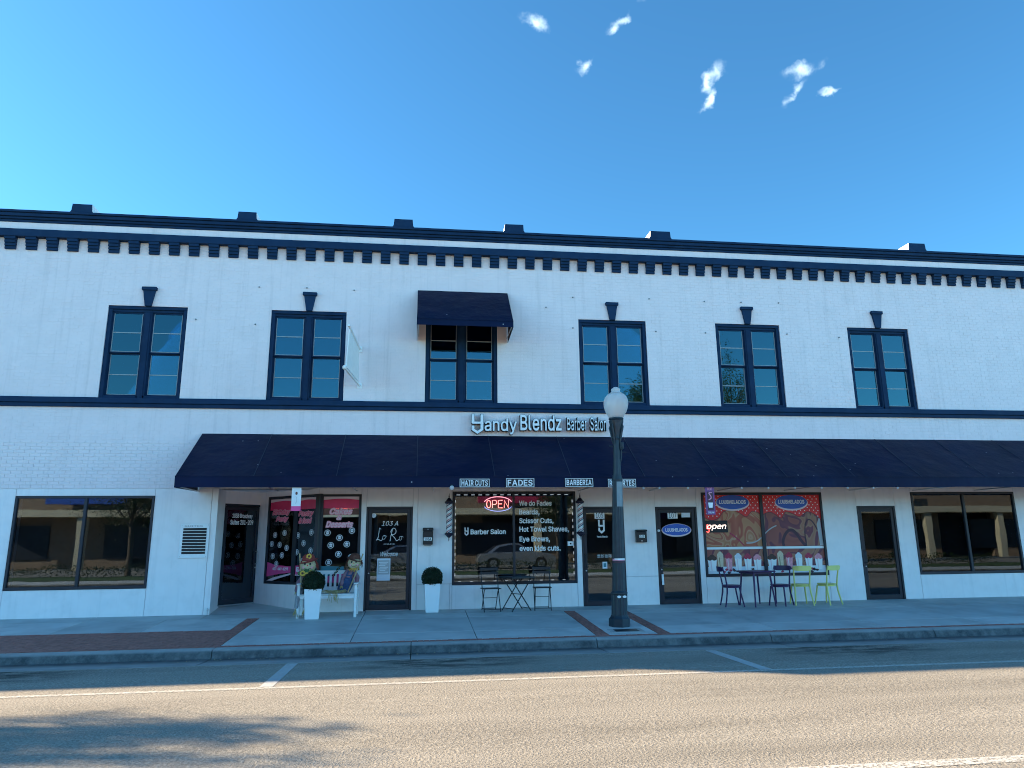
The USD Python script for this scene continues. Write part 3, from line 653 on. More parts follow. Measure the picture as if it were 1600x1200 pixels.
part(bld, 'entry_door_wall', mapped(MB().box(0.02, LD+0.1, 0.0, 0.12, 2.315, 2.62).box(-0.05, 0.045, 0.0, 0.12, 0.02, 2.315).box(LD-0.03, LD+0.15, 0.0, 0.12, 0.02, 2.315), FD), 'white_stucco')
part(bld, 'entry_ceiling', MB().flat(Polygon([(-4.45, -.0), (-2.1, -.0), (-3.4, 2.0), (-4.6, 2.0)]), 0, 0.05, lambda v: np.stack([v[:, 0], v[:, 2], 2.60+v[:, 1]], 1)), 'white_stucco')
v = [(-4.31, 0, 0.0), (-2.19, 0, 0.0), (-3.74, 1.45, 0.115), (-3.62, 1.55, 0.12), (-4.45, .62, 0.10), (-4.31, .5, .06)]
part(walk, 'entry_floor', MB().add(np.array(v)+[0, 0, 0.002], np.array([(0, 1, 2), (0, 2, 5), (2, 3, 4), (2, 4, 5)])), 'slab_concrete_c')

# ---- doors
def glazed_door(x0, x1, zt_, zb_, fr=None, handle='left', pane_name='pane'):
    d = node(bld, 'door'); Q = (lambda m: mapped(m, fr)) if fr else (lambda m: m.get())
    t = 0.045
    part(d, 'door_frame', Q(MB().box(x0, x0+t, 0.0, 0.11, zb_, zt_, .004).box(x1-t, x1, 0.0, 0.11, zb_, zt_, .004).box(x0+t, x1-t, 0.0, 0.11, zt_-t, zt_, .004)), 'dark_frame')
    a, b, c, e = x0+t+0.006, x1-t-0.006, zb_+0.015, zt_-t-0.006
    st, bt, tp = 0.07, 0.11, 0.085
    part(d, 'door_leaf', Q(MB().box(a, a+st, 0.02, 0.065, c, e, .003).box(b-st, b, 0.02, 0.065, c, e, .003).box(a+st, b-st, 0.02, 0.065, c, c+bt, .003).box(a+st, b-st, 0.02, 0.065, e-tp, e, .003)), 'dark_frame')
    part(d, 'pane', Q(MB().box(a+st, b-st, 0.040, 0.046, c+bt, e-tp)), 'shop_glass')
    part(d, 'threshold', Q(MB().box(x0+t, x1-t, 0.002, 0.10, zb_-0.012, zb_+0.012, .003)), 'aluminium')
    hx = a+st/2 if handle == 'left' else b-st/2
    hz = zb_+1.0
    if handle != 'none':
        part(d, 'handle', Q(MB().tube([(hx, 0.02, hz-.14), (hx, -0.03, hz-.14), (hx+.0, -0.045, hz-.10), (hx, -0.045, hz+.10), (hx, -0.03, hz+.14), (hx, 0.02, hz+.14)], 0.011, 8)), 'black_metal' if handle == 'left' else 'aluminium')
        part(d, 'lock', Q(MB().add(mapped(MB().lathe([(0.016, 0), (0.016, 0.012), (0.010, 0.016)], 12), lambda v: np.stack([hx+v[:, 0], 0.02-v[:, 2], hz-.22+v[:, 1]], 1)))), 'aluminium')
    return d
d103 = glazed_door(*DOORS[0], 0.0)
d105 = glazed_door(3.66, 4.66, 2.18, -0.02)
d107 = glazed_door(5.42, 6.42, 2.17, -0.02, handle='left')
glazed_door(10.45, 11.45, 2.17, -0.02)
d101 = glazed_door(0.045, LD-0.03, 2.315, 0.115, FD, handle='right')

def decal(parent, name, shape, look, y=0.036, depth=0.0015, fr=None, label=None):
    if '/shop_window' in parent: y -= 0.0165
    return part(parent, name, MB().flat(shape, y, depth, fr), look, label=label)
# door 103 A
decal(d103, 'door_number', fit_text('103 A', -0.825, -0.465, 1.79, 0.10, False, 0.25), 'print_white')
def stroke(pts, w):
    pts = np.array(pts, float); t = np.linspace(0, 1, len(pts))
    tt = np.linspace(0, 1, 8*len(pts))
    from scipy.interpolate import CubicSpline
    cs = CubicSpline(t, pts); return LineString(cs(tt)).buffer(w/2, quad_segs=3)
def at(shape, x, z, s): return affinity.affine_transform(shape, [s, 0, 0, s, x, z])
Lw = union_all([stroke([(.35, .95), (.22, 1.02), (.2, .7), (.1, .15), (0, .05), (.15, 0.1), (.35, 0), (.5, .15)], .04)])
ow = stroke([(.25, .42), (.08, .38), (.02, .15), (.15, .02), (.3, .2), (.25, .42), (.45, .35)], .035)
Rw = union_all([stroke([(.1, 0), (.2, .6), (.25, .95), (.12, .7), (.3, 1.0), (.55, .85), (.45, .55), (.22, .5), (.45, .25), (.6, .02), (.8, .12)], .04)])
script = union_all([at(Lw, -0.93, 1.47, .26), at(ow, -0.80, 1.49, .2), at(Rw, -0.66, 1.46, .27), at(ow, -0.44, 1.47, .2)])
decal(d103, 'script_lettering', script, 'print_white')
decal(d103, 'script_lettering', fit_text('CAFE', -0.77, -0.53, 1.375, 0.035), 'print_grey')
decal(d103, 'welcome_lettering', fit_text('Welcome', -0.83, -0.46, 1.135, 0.095, False, 0.3), 'print_white')
ps = node(d103, 'menu_poster') if False else None
decal(d103, 'menu_poster', sbox(-0.90, 0.62, -0.615, 1.09), 'print_pale', y=0.038)
decal(d103, 'menu_poster_band', sbox(-0.885, 0.75, -0.63, 1.05), 'print_grey', y=0.0365, depth=0.001)
pm = union_all([sbox(-0.86+0.02*(k % 2), 1.0-0.035*k, -0.66-0.03*(k % 3), 1.015-0.035*k) for k in range(7)])
decal(d103, 'menu_poster_text', pm, 'print_white', y=0.0350, depth=0.001)
decal(d103, 'sticker', ellipse(-1.0, 2.01, .05, .05), 'print_pale')
# door 105
decal(d105, 'number_plate', sbox(3.985, 1.910, 4.215, 2.065), 'print_white', y=0.038)
decal(d105, 'number_text', fit_text('105', 4.015, 4.185, 1.932, 0.112, False), 'print_black', y=0.0365, depth=0.001)
decal(d105, 'logo', logo_shape(4.06, 4.215, 1.575, 1.885), 'print_white')
decal(d105, 'shop_name', fit_text('Yandy Blendz', 4.02, 4.27, 1.49, 0.035, True), 'print_white')
for k in range(2):
    for q in range(4): decal(d105, 'hours_text', fit_text(('MON', 'SAT', '10AM', '7PM')[q], 4.02+.085*q, 4.085+.085*q, 1.085-.04*k, 0.022, True), 'print_white')
decal(d105, 'sticker', sbox(4.13, 0.80, 4.24, 0.95), 'print_pale', y=0.038); decal(d105, 'sticker_print', sbox(4.155, 0.835, 4.215, 0.92), 'print_teal', y=0.0365, depth=.001)
# door 107
decal(d107, 'number_plate', sbox(5.725, 1.902, 5.965, 2.055), 'print_white', y=0.038)
decal(d107, 'number_text', fit_text('107', 5.75, 5.94, 1.922, 0.112, False), 'print_black', y=0.0365, depth=0.001)
def oval_logo(parent, x0, x1, z0, z1, y=0.033):
    cx, cz, rx, rz = (x0+x1)/2, (z0+z1)/2, (x1-x0)/2, (z1-z0)/2
    decal(parent, 'oval_border', ellipse(cx, cz-.012, rx, rz), 'print_blush', y=y+.003); decal(parent, 'oval_field', ellipse(cx, cz, rx*.95, rz*.86), 'print_blue', y=y+.0015)
    decal(parent, 'oval_lettering', fit_text('LUUBHELADOS', cx-rx*.74, cx+rx*.74, cz-rz*.28, rz*.5, True), 'print_white', y=y, depth=.001)
oval_logo(d107, 5.56, 6.275, 1.50, 1.80)
part(d107, 'push_plate', bx(5.495, 5.545, 0.008, 0.018, 0.42, 0.66, .003), 'white_plastic')
part(d107, 'door_knob', MB().add(trimesh.creation.icosphere(2, 0.032).apply_translation((5.475, -0.01, 1.63))), 'white_plastic', smooth=True)
decal(d107, 'notice', sbox(6.06, 1.93, 6.27, 2.05), 'print_pale')
# slanted entrance door
decal(d101, 'door_lettering', fit_text('103B Broadway', 0.31, 0.87, 2.01, 0.09, True), 'print_white', fr=FD)
decal(d101, 'door_lettering', fit_text('Suites 201-209', 0.27, 0.90, 1.86, 0.10, True), 'print_white', fr=FD)
part(d101, 'push_bar', mapped(MB().box(0.17, LD-0.16, 0.045+.02, 0.085, 1.10, 1.15, .004), FD), 'black_metal')

# ---- shop windows
def shop_window(x0, x1, z0, z1, mull, fr=None, t=0.05, post=()):
    w = node(bld, 'shop_window'); Q = (lambda m: mapped(m, fr)) if fr else (lambda m: m.get())
    part(w, 'window_frame', Q(MB().box(x0, x0+t, -0.012, 0.11, z0, z1, .004).box(x1-t, x1, -0.012, 0.11, z0, z1, .004).box(x0+t, x1-t, -0.012, 0.11, z0, z0+t+.01, .004).box(x0+t, x1-t, -0.012, 0.11, z1-t, z1, .004)), 'dark_frame')
    xs = [x0+t]
    for (a, b) in mull:
        part(w, 'mullion', Q(MB().box(a, b, -0.008, 0.10, z0+t+.01, z1-t, .004)), 'dark_frame'); xs += [a, b]
    xs.append(x1-t)
    for a, b in zip(xs[::2], xs[1::2]): part(w, 'pane', Q(MB().box(a, b, 0.026, 0.032, z0+t+.01, z1-t)), 'shop_glass')
    return w
bak2 = shop_window(-2.185+.045, -1.275, 0.525, 2.475, [], None)
bak1 = shop_window(0.345, LW+0.06, 0.545, 2.485, [(1.26, 1.38)], FW, t=.045)
part(bld, 'corner_post', mapped(MB().box(-0.09, 0.05, 0.0, 0.14, 0.53, 2.48, .01), lambda v: v + np.array([-2.165, -0.02, 0])), 'dark_frame')
part(bld, 'slanted_wall', mapped(MB().box(-0.02, LW, 0.0, 0.12, -0.02, 0.545).box(-0.02, LW, 0.0, 0.12, 2.485, 2.62).box(-0.02, 0.345, 0.0, 0.12, 0.545, 2.485), FW), 'white_stucco')
barb = shop_window(0.73, 3.535, 0.50, 2.53, [(2.085, 2.135)])
ice = shop_window(6.55, 9.57, 0.578, 2.50, [(7.985, 8.065)], t=0.055)
shop_window(11.9, 14.7, 0.55, 2.5, [(13.27, 13.33)])
shop_window(-8.35, -5.6, 0.55, 2.45, [(-7.0, -6.94)])

# bakery window prints
def bakery(parent, x0, x1, fr, text, rings, foot, zt_=2.425):
    decal(parent, 'pink_band', sbox(x0, 2.17, x1, zt_), 'print_crimson', fr=fr)
    zz = [(x0, zt_)] + [(x0+(x1-x0)*k/8, zt_-.075+.03*math.sin(k/8*3)) for k in range(9)] + [(x1, zt_)]
    decal(parent, 'pale_band', Polygon(zz), 'print_blush', y=0.0345, fr=fr)
    for (s, a, b, z, h) in text:
        decal(parent, 'script_outline', fit_text(s, a, b, z, h, True, .3).buffer(.012), 'print_rose', y=0.0352, fr=fr)
        decal(parent, 'script_lettering', fit_text(s, a, b, z, h, False, .3), 'print_blush' if parent == bak2 else 'print_crimson', y=0.0335, depth=.001, fr=fr)
    for (u, z) in rings:
        ring = ellipse(u, z, .067, .067).difference(ellipse(u, z, .055, .055))
        cup = union_all([Polygon([(u-.025, z-.035), (u+.025, z-.035), (u+.033, z+.002), (u-.033, z+.002)]), ellipse(u-.016, z+.012, .02, .02, 12), ellipse(u+.016, z+.012, .02, .02, 12), ellipse(u, z+.026, .018, .018, 12)])
        cup = cup.difference(sbox(u-.04, z-.001, u+.04, z+.004))
        decal(parent, 'cupcake_print', union_all([ring, cup]), 'print_pale', y=0.0345, fr=fr)
bakery(bak2, -2.10, -1.33, None, [('Cakes', -1.95, -1.47, 2.05, .115), ('&', -1.80, -1.70, 1.93, .08), ('Desserts', -2.02, -1.45, 1.77, .115)],
       [(-1.98, 1.645), (-1.46, 1.69), (-1.72, 1.54), (-1.90, 1.38), (-1.56, 1.40), (-1.73, 1.19), (-1.46, 1.12), (-1.93, 1.02)], None)
decal(bak2, 'cream_band', sbox(-2.10, 1.98, -1.33, 2.03), 'print_cream', y=0.0375); decal(bak2, 'brown_band', sbox(-2.10, 2.03, -1.33, 2.16), 'print_brown', y=0.0375)
decal(bak2, 'pink_foot', Polygon([(-2.10, .60), (-1.33, .60), (-1.33, .87), (-1.6, .83), (-2.1, .68)]), 'print_magenta'); decal(bak2, 'teal_foot', Polygon([(-2.10, .69), (-1.6, .84), (-1.6, .93), (-2.1, .95)]), 'print_teal', y=.0375)
bakery(bak1, 0.40, 1.255, FW, [('Birthday', .48, 1.10, 2.08, .10), ('Party', .62, 1.05, 1.93, .09)],
       [(.62, 1.62), (.95, 1.66), (.52, 1.42), (.80, 1.40), (1.05, 1.33), (.58, 1.15), (.90, 1.17), (.72, .98)], None)
bakery(bak1, 1.385, LW-.02, FW, [('Pastry', 1.40, 1.90, 2.03, .10), ('& food', 1.42, 1.85, 1.87, .10)],
       [(1.42, 1.60), (1.86, 1.66), (1.62, 1.43), (1.40, 1.24), (1.86, 1.27), (1.62, 1.05), (1.84, .98)], None)
decal(bak1, 'pink_foot', Polygon([(.40, .70), (.8, .76), (1.255, .80), (1.255, .93), (.7, .95), (.40, 1.02)]), 'print_magenta', fr=FW)
decal(bak1, 'pale_foot', Polygon([(.40, .61), (.62, .68), (1.255, .79), (1.255, .76), (.8, .66), (.6, .61)]), 'print_blush', y=.0345, fr=FW)
decal(bak1, 'pink_foot', sbox(1.385, .76, LW-.02, .95), 'print_magenta', fr=FW); decal(bak1, 'pale_foot', sbox(1.385, .735, LW-.02, .758), 'print_blush', fr=FW)
decal(bak1, 'phone_number', fit_text('407-449-6299', .60, 1.14, .845, .06, True), 'print_white', y=.034, fr=FW)
decal(bak1, 'social_icon', sbox(1.42, .82, 1.52, .92).difference(fit_text('f', 1.45, 1.49, .835, .07, True)), 'print_white', y=.034, fr=FW)
decal(bak1, 'social_icon', sbox(1.57, .82, 1.67, .92).difference(ellipse(1.62, .87, .03, .03).difference(ellipse(1.62, .87, .018, .018))), 'print_white', y=.034, fr=FW)

# barber shop window
for s, a, b, z in (('We do Fades', 2.235, 2.985, 2.215), ('Beards,', 2.235, 2.70, 2.02), ('Scissor Cuts,', 2.235, 3.02, 1.825), ('Hot Towel Shaves,', 2.235, 3.37, 1.635), ('Eye Brows,', 2.235, 2.93, 1.42), ('even kids cuts.', 2.235, 3.17, 1.215)):
    decal(barb, 'service_lettering', fit_text(s, a, b, z, .105, True), 'print_white')
decal(barb, 'logo', logo_shape(1.0, 1.09, 1.555, 1.735), 'print_white'); decal(barb, 'name_lettering', fit_text('Barber Salon', 1.135, 1.925, 1.59, .10, True), 'print_white')
decal(barb, 'paper_notice', sbox(3.335, 1.31, 3.475, 1.41), 'print_white'); decal(barb, 'notice_print', ellipse(3.405, 1.36, .02, .02), 'print_black', y=.0345, depth=.001)
decal(barb, 'foot_lettering', fit_text('WALK-INS WELCOME', .80, 1.24, .585, .035, True), 'print_pale') if False else None
for x in np.arange(0.86, 3.45, .165):
    if abs(x-2.11) > .06: part(barb, 'led_light', bx(x-.04, x+.04, .045, .058, 2.452, 2.466), 'led_white')
for z in np.arange(.72, 2.4, .145):
    part(barb, 'led_light', bx(.787, .800, .045, .058, z-.03, z+.03), 'led_white'); part(barb, 'led_light', bx(3.465, 3.478, .045, .058, z-.03, z+.03), 'led_white')
for x in np.arange(0.9, 3.4, .26): part(barb, 'led_light', bx(x-.03, x+.03, .045, .058, .568, .580), 'led_white')
part(bld, 'inner_column', bx(3.13, 3.29, .20, .36, -.01, 2.74), 'interior_dark')

# ice cream window prints
def scallop(x0, x1, k0):
    w = x1-x0; pts = [(x0, 2.44), (x1, 2.44)]
    ctrl = [(0, 1.93), (.13, 1.86), (.24, 1.90), (.35, 2.06), (.5, 2.10), (.64, 2.02), (.75, 1.94), (.86, 2.06), (1.0, 2.00)] if k0 == 0 else [(0, 1.98), (.12, 2.04), (.22, 1.98), (.30, 1.90), (.40, 2.05), (.52, 2.0), (.62, 1.93), (.78, 2.05), (.9, 1.98), (1.0, 1.86)]
    from scipy.interpolate import PchipInterpolator
    c = PchipInterpolator([a for a, _ in ctrl], [b for _, b in ctrl]); ts = np.linspace(1, 0, 60)
    return Polygon(pts + [(x0+t*w, float(c(t))) for t in ts]), c
for q, (x0, x1) in enumerate(((6.605, 7.985), (8.065, 9.515))):
    w = x1-x0; sc, c = scallop(x0, x1, q)
    sheet = sbox(x0, 1.25, x1, 2.44)
    decal(ice, 'swirl_print', sheet, 'swirl_tan' if q == 0 else 'swirl_brown', y=.0415)
    if q == 0: shapes = [(stroke([(x0+1.0, 1.33), (x0+1.2, 1.35), (x0+1.37, 1.45)], .028), 'print_grey'), (stroke([(x0+.60, 1.56), (x0+.75, 1.45), (x0+.92, 1.28)], .03), 'print_berry')]
    else: shapes = [(stroke([(x0+.45, 1.27), (x0+.5, 1.5), (x0+.68, 1.62), (x0+.85, 1.45), (x0+1.0, 1.27)], .07), 'print_plum'), (stroke([(x0+1.02, 1.27), (x0+1.03, 1.7), (x0+1.15, 1.86), (x0+1.33, 1.62)], .03), 'print_plum'),
                  (stroke([(x0+.02, 1.55), (x0+.15, 1.65), (x0+.3, 1.72)], .025), 'print_grey'), (Polygon([(x0+1.36, 1.26), (x0+1.33, 1.75), (x0+1.42, 1.95), (x0+1.45, 1.26)]), 'print_grey')]
    for j, (s, lk) in enumerate(shapes): decal(ice, 'swirl_print', s.intersection(sheet), lk, y=.0398-.0009*j, depth=.0007)
    decal(ice, 'scallop_edge', sc.buffer(.012).intersection(sheet), 'print_plum', y=.0345, depth=.0008); decal(ice, 'scallop_print', sc, 'print_red', y=.0335, depth=.0008)
    dots = []
    r2 = random.Random(3+q)
    for i in range(14):
        for j in range(9):
            u, z = x0 + .05 + i*.107 + (j % 2)*.05, 2.40 - j*.065
            t = (u-x0)/w
            if .01 < t < .99 and z > float(c(t)) + .02: dots.append(ellipse(u+r2.uniform(-.01, .01), z+r2.uniform(-.01, .01), .013, .013, 8))
    decal(ice, 'polka_dots', union_all(dots), 'print_white', y=.0330, depth=.0004)
    oc = x0 + (.72 if q == 0 else .735)
    decal(ice, 'oval_border', ellipse(oc, 2.255, .42, .185), 'print_blush', y=.0327, depth=.0002); decal(ice, 'oval_field', ellipse(oc, 2.275, .40, .165), 'print_blue', y=.0324, depth=.0002)
    decal(ice, 'oval_lettering', fit_text('LUUBHELADOS', oc-.33, oc+.33, 2.235, .085, True), 'print_white', y=.0321, depth=.0002)
    decal(ice, 'white_shelf', sbox(x0, 1.19, x1, 1.245), 'print_white', y=.034)
    decal(ice, 'dark_print', sbox(x0, .80, x1, 1.19), 'swirl_brown', y=.0405); decal(ice, 'table_print', sbox(x0, .63, x1, .80), 'print_pale', y=.0405)
    # sundaes printed along the bottom
    cups = [(.09, 'print_white', .22, .11, .96, 'print_choc'), (.235, 'print_cream', .30, .075, 1.03, 'print_cream'), (.385, 'print_pink', .30, .085, 1.0, 'print_berry'), (.55, 'print_white', .30, .085, .99, 'print_pale'), (.72, 'print_white', .31, .09, .98, 'print_berry'), (.89, 'print_white', .25, .095, .96, 'print_pink')]
    for (t, lk, h, r, zt_, top) in cups:
        u = x0+t*w; zb_ = .71
        decal(ice, 'cup_print', Polygon([(u-r*.72, zb_), (u+r*.72, zb_), (u+r, zt_), (u-r, zt_)]), lk, y=.0388, depth=.001)
        if top: decal(ice, 'topping_print', union_all([ellipse(u-r*.5, zt_+.03, r*.55, .05, 14), ellipse(u+r*.45, zt_+.03, r*.55, .05, 14), ellipse(u, zt_+.065, r*.6, .05, 14)]), top, y=.0380, depth=.0005)
        decal(ice, 'cup_shade_print', Polygon([(u-r*.3, zb_), (u-r*.1, zb_), (u-r*.2, zt_-.02), (u-r*.45, zt_-.02)]), 'print_blush' if lk != 'print_cream' else 'print_tan', y=.0383, depth=.0004)
    for i in range(12):
        u = x0 + .35 + r2.random()*(w-.5); z = .66 + r2.random()*.08
        decal(ice, 'fruit_print', Polygon([(u+.05*math.cos(a)*r2.uniform(.5, 1.2), z+.03*math.sin(a)*r2.uniform(.5, 1.2)) for a in np.linspace(0, 6.28, 8)[:-1]]).buffer(0), r2.choice(['print_choc', 'print_berry', 'print_plum']), y=.0376-.0002*(i % 3), depth=.0002)

# ------------------------------------------------------------------ awnings
AP, AZT, AZF, AZB = 1.5, 3.795, 2.735, 2.515
def awning(name, label, x0, x1, P, zt_, zf, zb_, zwall, seams, holes=()):
    a = thing(name, label, 'awning', ((x0+x1)/2, 0, zb_), group=None)
    n = max(2, int((x1-x0)/0.55)); xs = np.linspace(x0, x1, n+1); v = []; th = 0.012
    for k, (yy, zz) in enumerate(((-0.012, zt_), (-P*.33, zt_-(zt_-zf)*.33), (-P*.66, zt_-(zt_-zf)*.66), (-P, zf))):
        for x in xs:
            sag = 0.0 if k in (0, 3) else -0.012*abs(math.sin((x-x0)*math.pi/1.6))
            v.append((x, yy+sag*.5, zz+sag))
    m = n+1; top = [(i*m+j, (i+1)*m+j, (i+1)*m+j+1, i*m+j+1) for i in range(3) for j in range(n)]
    N = len(v); v2 = v + [(x, y+th*.5, z-th) for x, y, z in v]; f = top + [tuple(N+k for k in q[::-1]) for q in top]
    part(a, 'canopy', MB().add(v2, f), 'awning_fabric', smooth=40)
    rr = random.Random(5); vv = []
    for x in xs: vv += [(x, -P-.001, zf-.002), (x, -P-.004+rr.uniform(-.006, .006), zb_+rr.uniform(-.004, .004))]
    N = len(vv); f = [(2*j, 2*j+1, 2*j+3, 2*j+2) for j in range(n)]
    part(a, 'valance', MB().add(vv + [(x, y+.006, z) for x, y, z in vv], f + [tuple(N+k for k in q[::-1]) for q in f]), 'awning_fabric')
    part(a, 'valance_binding', bx(x0, x1, -P-.010, -P+.004, zf-.008, zf+.006), 'awning_fabric')
    for x in (x0, x1):
        o = 0.004 if x == x0 else -0.004
        pr = [(x+dx, y, z) for dx in (0, o) for y, z in ((-.012, zt_), (-P, zf), (-P, zb_), (-.012, zwall))]
        part(a, 'end_panel', MB().add(pr, [(0, 1, 2, 3), (7, 6, 5, 4), (0, 4, 5, 1), (1, 5, 6, 2), (2, 6, 7, 3), (3, 7, 4, 0)]), 'awning_fabric')
    for x in seams:
        e = np.array([x, -.014, zt_+.004]); g = np.array([x, -P-.004, zf+.004])
        part(a, 'seam', bar(e, g, .012, .006, up=(0, .58, .8)), 'awning_seam')
    fx = np.linspace(x0+.03, x1-.03, max(2, int((x1-x0)/1.6)+1))
    part(a, 'front_rail', MB().tube([(x0+.02, -P+.03, zb_+.03), (x1-.02, -P+.03, zb_+.03)], .014, 6), 'aluminium')
    for x in fx:
        part(a, 'frame_bar', MB().tube([(x, -.01, zb_+.03), (x, -P+.05, zb_+.03)], .012, 6).tube([(x, -.03, zt_-.04), (x, -P+.04, zf-.02)], .012, 6), 'aluminium')
    return a
seamx = [-3.27+1.6*k for k in range(0, 13)]
awning('long_awning', 'long dark navy fabric awning running above all the shop fronts', -4.745, 17.0, AP, AZT, AZF, AZB, AZB+.02, [x for x in seamx if x < 16.9])
awning('window_awning', 'small dark navy awning over one of the upper windows', -0.135, 2.01, 1.03, 7.275, 6.25, 6.105, 6.03, [])
for (x, n) in ((-.135, 0), (2.01, 1)): pass

# ------------------------------------------------------------------ signs
sg = thing('shop_sign', 'white raised letters reading Yandy Blendz Barber Salon above the awning', 'sign', (2.7, 0, 3.85))
def channel_letters(text, x0, x1, zb_, h, bold, d0=0.02, d1=0.14):
    """Each letter a black-sided box with a white face, standing off the wall."""
    shapes, x = [], 0.0
    for ch in text:
        if ch == ' ': x += .32; continue
        s = text_shape(ch, bold); a = s.bounds; s = affinity.translate(s, x-a[0], 0); shapes.append(s); x += a[2]-a[0]+.085
    tot = x - .085
    for s in shapes:
        s = affinity.affine_transform(s, [(x1-x0)/tot, 0, 0, h, x0, zb_])
        l = part(sg, 'letter', MB().flat(s, -d1, d1-d0), 'print_black')
        part(l, 'letter_face', MB().flat(s.buffer(-.007), -d1-.004, .004), 'white_plastic')
ls = logo_shape(1.135, 1.415, 3.815, 4.285)
l = part(sg, 'letter', MB().flat(ls, -.14, .12), 'print_black'); part(l, 'letter_face', MB().flat(ls.buffer(-.007), -.144, .004), 'white_plastic')
channel_letters('andy', 1.435, 2.19, 3.905, .285, True)
channel_letters('Blendz', 2.26, 3.24, 3.925, .345, True)
channel_letters('Barber', 3.36, 3.835, 3.935, .29, True)
channel_letters('Salon', 3.915, 4.31, 3.935, .30, True)

def spaced(text, x0, x1, zb_, h, wt, gap=.16):
    out, x = [], 0.0
    for ch in text:
        if ch == ' ': x += .30; continue
        q = text_shape(ch, wt); a = q.bounds; out.append(affinity.translate(q, x-a[0], 0)); x += a[2]-a[0]+gap
    return affinity.affine_transform(union_all(out), [(x1-x0)/(x-gap), 0, 0, h, x0, zb_])
def plate(text, x0, x1, z0, z1, label, wt=0.7):
    p = thing('sign_plate', label, 'sign', ((x0+x1)/2, -AP, z0), group='word plates along the awning edge')
    y = -AP-.012
    part(p, 'plate', bx(x0, x1, y-.008, y, z0, z1, .003), 'print_black')
    o = sbox(x0+.006, z0+.006, x1-.006, z1-.006)
    part(p, 'border', MB().flat(o.difference(o.buffer(-.009)), y-.0095, .0015), 'print_white')
    part(p, 'lettering', MB().flat(spaced(text, x0+.04, x1-.04, z0+.038, z1-z0-.076, wt), y-.0098, .0018), 'print_white')
plate('HAIR CUTS', .798, 1.417, 2.512, 2.692, 'black plate reading HAIR CUTS on the awning edge')
plate('FADES', 1.749, 2.349, 2.512, 2.702, 'black plate reading FADES on the awning edge', .7)
plate('BARBERIA', 2.988, 3.597, 2.522, 2.705, 'black plate reading BARBERIA on the awning edge')
plate('RECORTES', 3.907, 4.523, 2.508, 2.692, 'black plate reading RECORTES partly behind the lamp post')

# blade sign on two white arms beside the left upper window
b = thing('blade_sign', 'white projecting sign panel on two sloping white arms on the upper wall', 'sign', (-1.43, 0, 4.9))
ua, ub = np.array([-1.44, 0, 5.79]), np.array([-1.60, -1.0, 6.06]); la, lb = np.array([-1.41, 0, 4.93]), np.array([-1.655, -1.0, 5.11])
for (p_, q_) in ((ua, ub), (la, lb)):
    part(b, 'arm', MB().tube([p_, q_], .026, 10), 'white_paint', smooth=40); 
part(b, 'arm_end', MB().add(trimesh.creation.icosphere(2, .05).apply_translation(lb)), 'white_paint', smooth=True)
part(b, 'wall_plate', MB().box(-1.50, -1.38, -.012, -.001, 5.72, 5.86, .003), 'white_paint'); part(b, 'wall_plate', MB().box(-1.47, -1.35, -.012, -.001, 4.86, 5.0, .003), 'white_paint')
q0, q1, q2, q3 = ua+(ub-ua)*.10-[0, 0, .05], ua+(ub-ua)*.93-[0, 0, .05], la+(lb-la)*.93+[0, 0, .05], la+(lb-la)*.10+[0, 0, .05]
nn = np.array([.011, -.002, 0])
part(b, 'panel', MB().add(np.array([q0-nn, q1-nn, q2-nn, q3-nn, q0+nn, q1+nn, q2+nn, q3+nn]), [(0, 1, 2, 3), (7, 6, 5, 4), (0, 4, 5, 1), (1, 5, 6, 2), (2, 6, 7, 3), (3, 7, 4, 0)]), 'white_paint')
for k in range(3):
    c0 = q1*.72+q0*.28 + (q2-q1)*(.25+.17*k); c1 = q1*.45+q0*.55 + (q2-q1)*(.25+.17*k)
    part(b, 'faint_print', bar(c0-nn*1.35, c1-nn*1.35, .006, .06, up=(1, 0, 0)), 'print_pale')

# directory board on the left pillar
dboard = thing('directory_board', 'white directory board with black name strips on the left pillar', 'sign', (-4.78, 0, 1.28))
DX0, DX1, DZ0, DZ1 = -5.02, -4.43, 1.15, 1.86
part(dboard, 'board', bx(DX0, DX1, -.022, -.002, DZ0, DZ1, .005), 'white_plastic')
for k in range(9):
    z = 1.745-.061*k
    part(dboard, 'name_strip', bx(DX0+.06, DX1-.055, -.027, -.0225, z-.024, z+.024), 'print_black')
part(dboard, 'heading', MB().flat(fit_text('SUITES', DX0+.08, DX1-.14, 1.795, .03, True), -.0245, .002), 'print_grey')
for (x, z) in ((DX0+.03, DZ0+.03), (DX1-.03, DZ0+.03), (DX0+.03, DZ1-.03), (DX1-.03, DZ1-.03)):
    part(dboard, 'screw', bx(x-.006, x+.006, -.026, -.0225, z-.006, z+.006, .002), 'aluminium')

# hanging vertical banners under the awning
hb = thing('hanging_sign', 'narrow white and pink sign hanging from awning before the bakery window', 'sign', (-2.43, -1.47, 2.05))
part(hb, 'panel', bx(-2.522, -2.340, -1.475, -1.463, 2.15, 2.545, .002), 'white_paint'); part(hb, 'pink_foot', bx(-2.524, -2.338, -1.477, -1.461, 2.055, 2.149, .002), 'print_magenta')
part(hb, 'print', MB().flat(ellipse(-2.43, 2.40, .022, .03), -1.4775, .0015), 'print_brown'); part(hb, 'print', MB().flat(stroke([(-2.44, 2.34), (-2.42, 2.27), (-2.44, 2.2)], .006), -1.4775, .0015), 'print_grey')
hs = thing('hanging_sign', 'narrow purple ice cream sign hanging from awning before the right window', 'sign', (6.147, -1.47, 1.93))
part(hs, 'panel', bx(6.047, 6.250, -1.475, -1.463, 1.935, 2.545, .002), 'print_purple')
def flat_on(name, shp, look, y=-1.477): part(hs, name, MB().flat(shp, y, .0015), look)
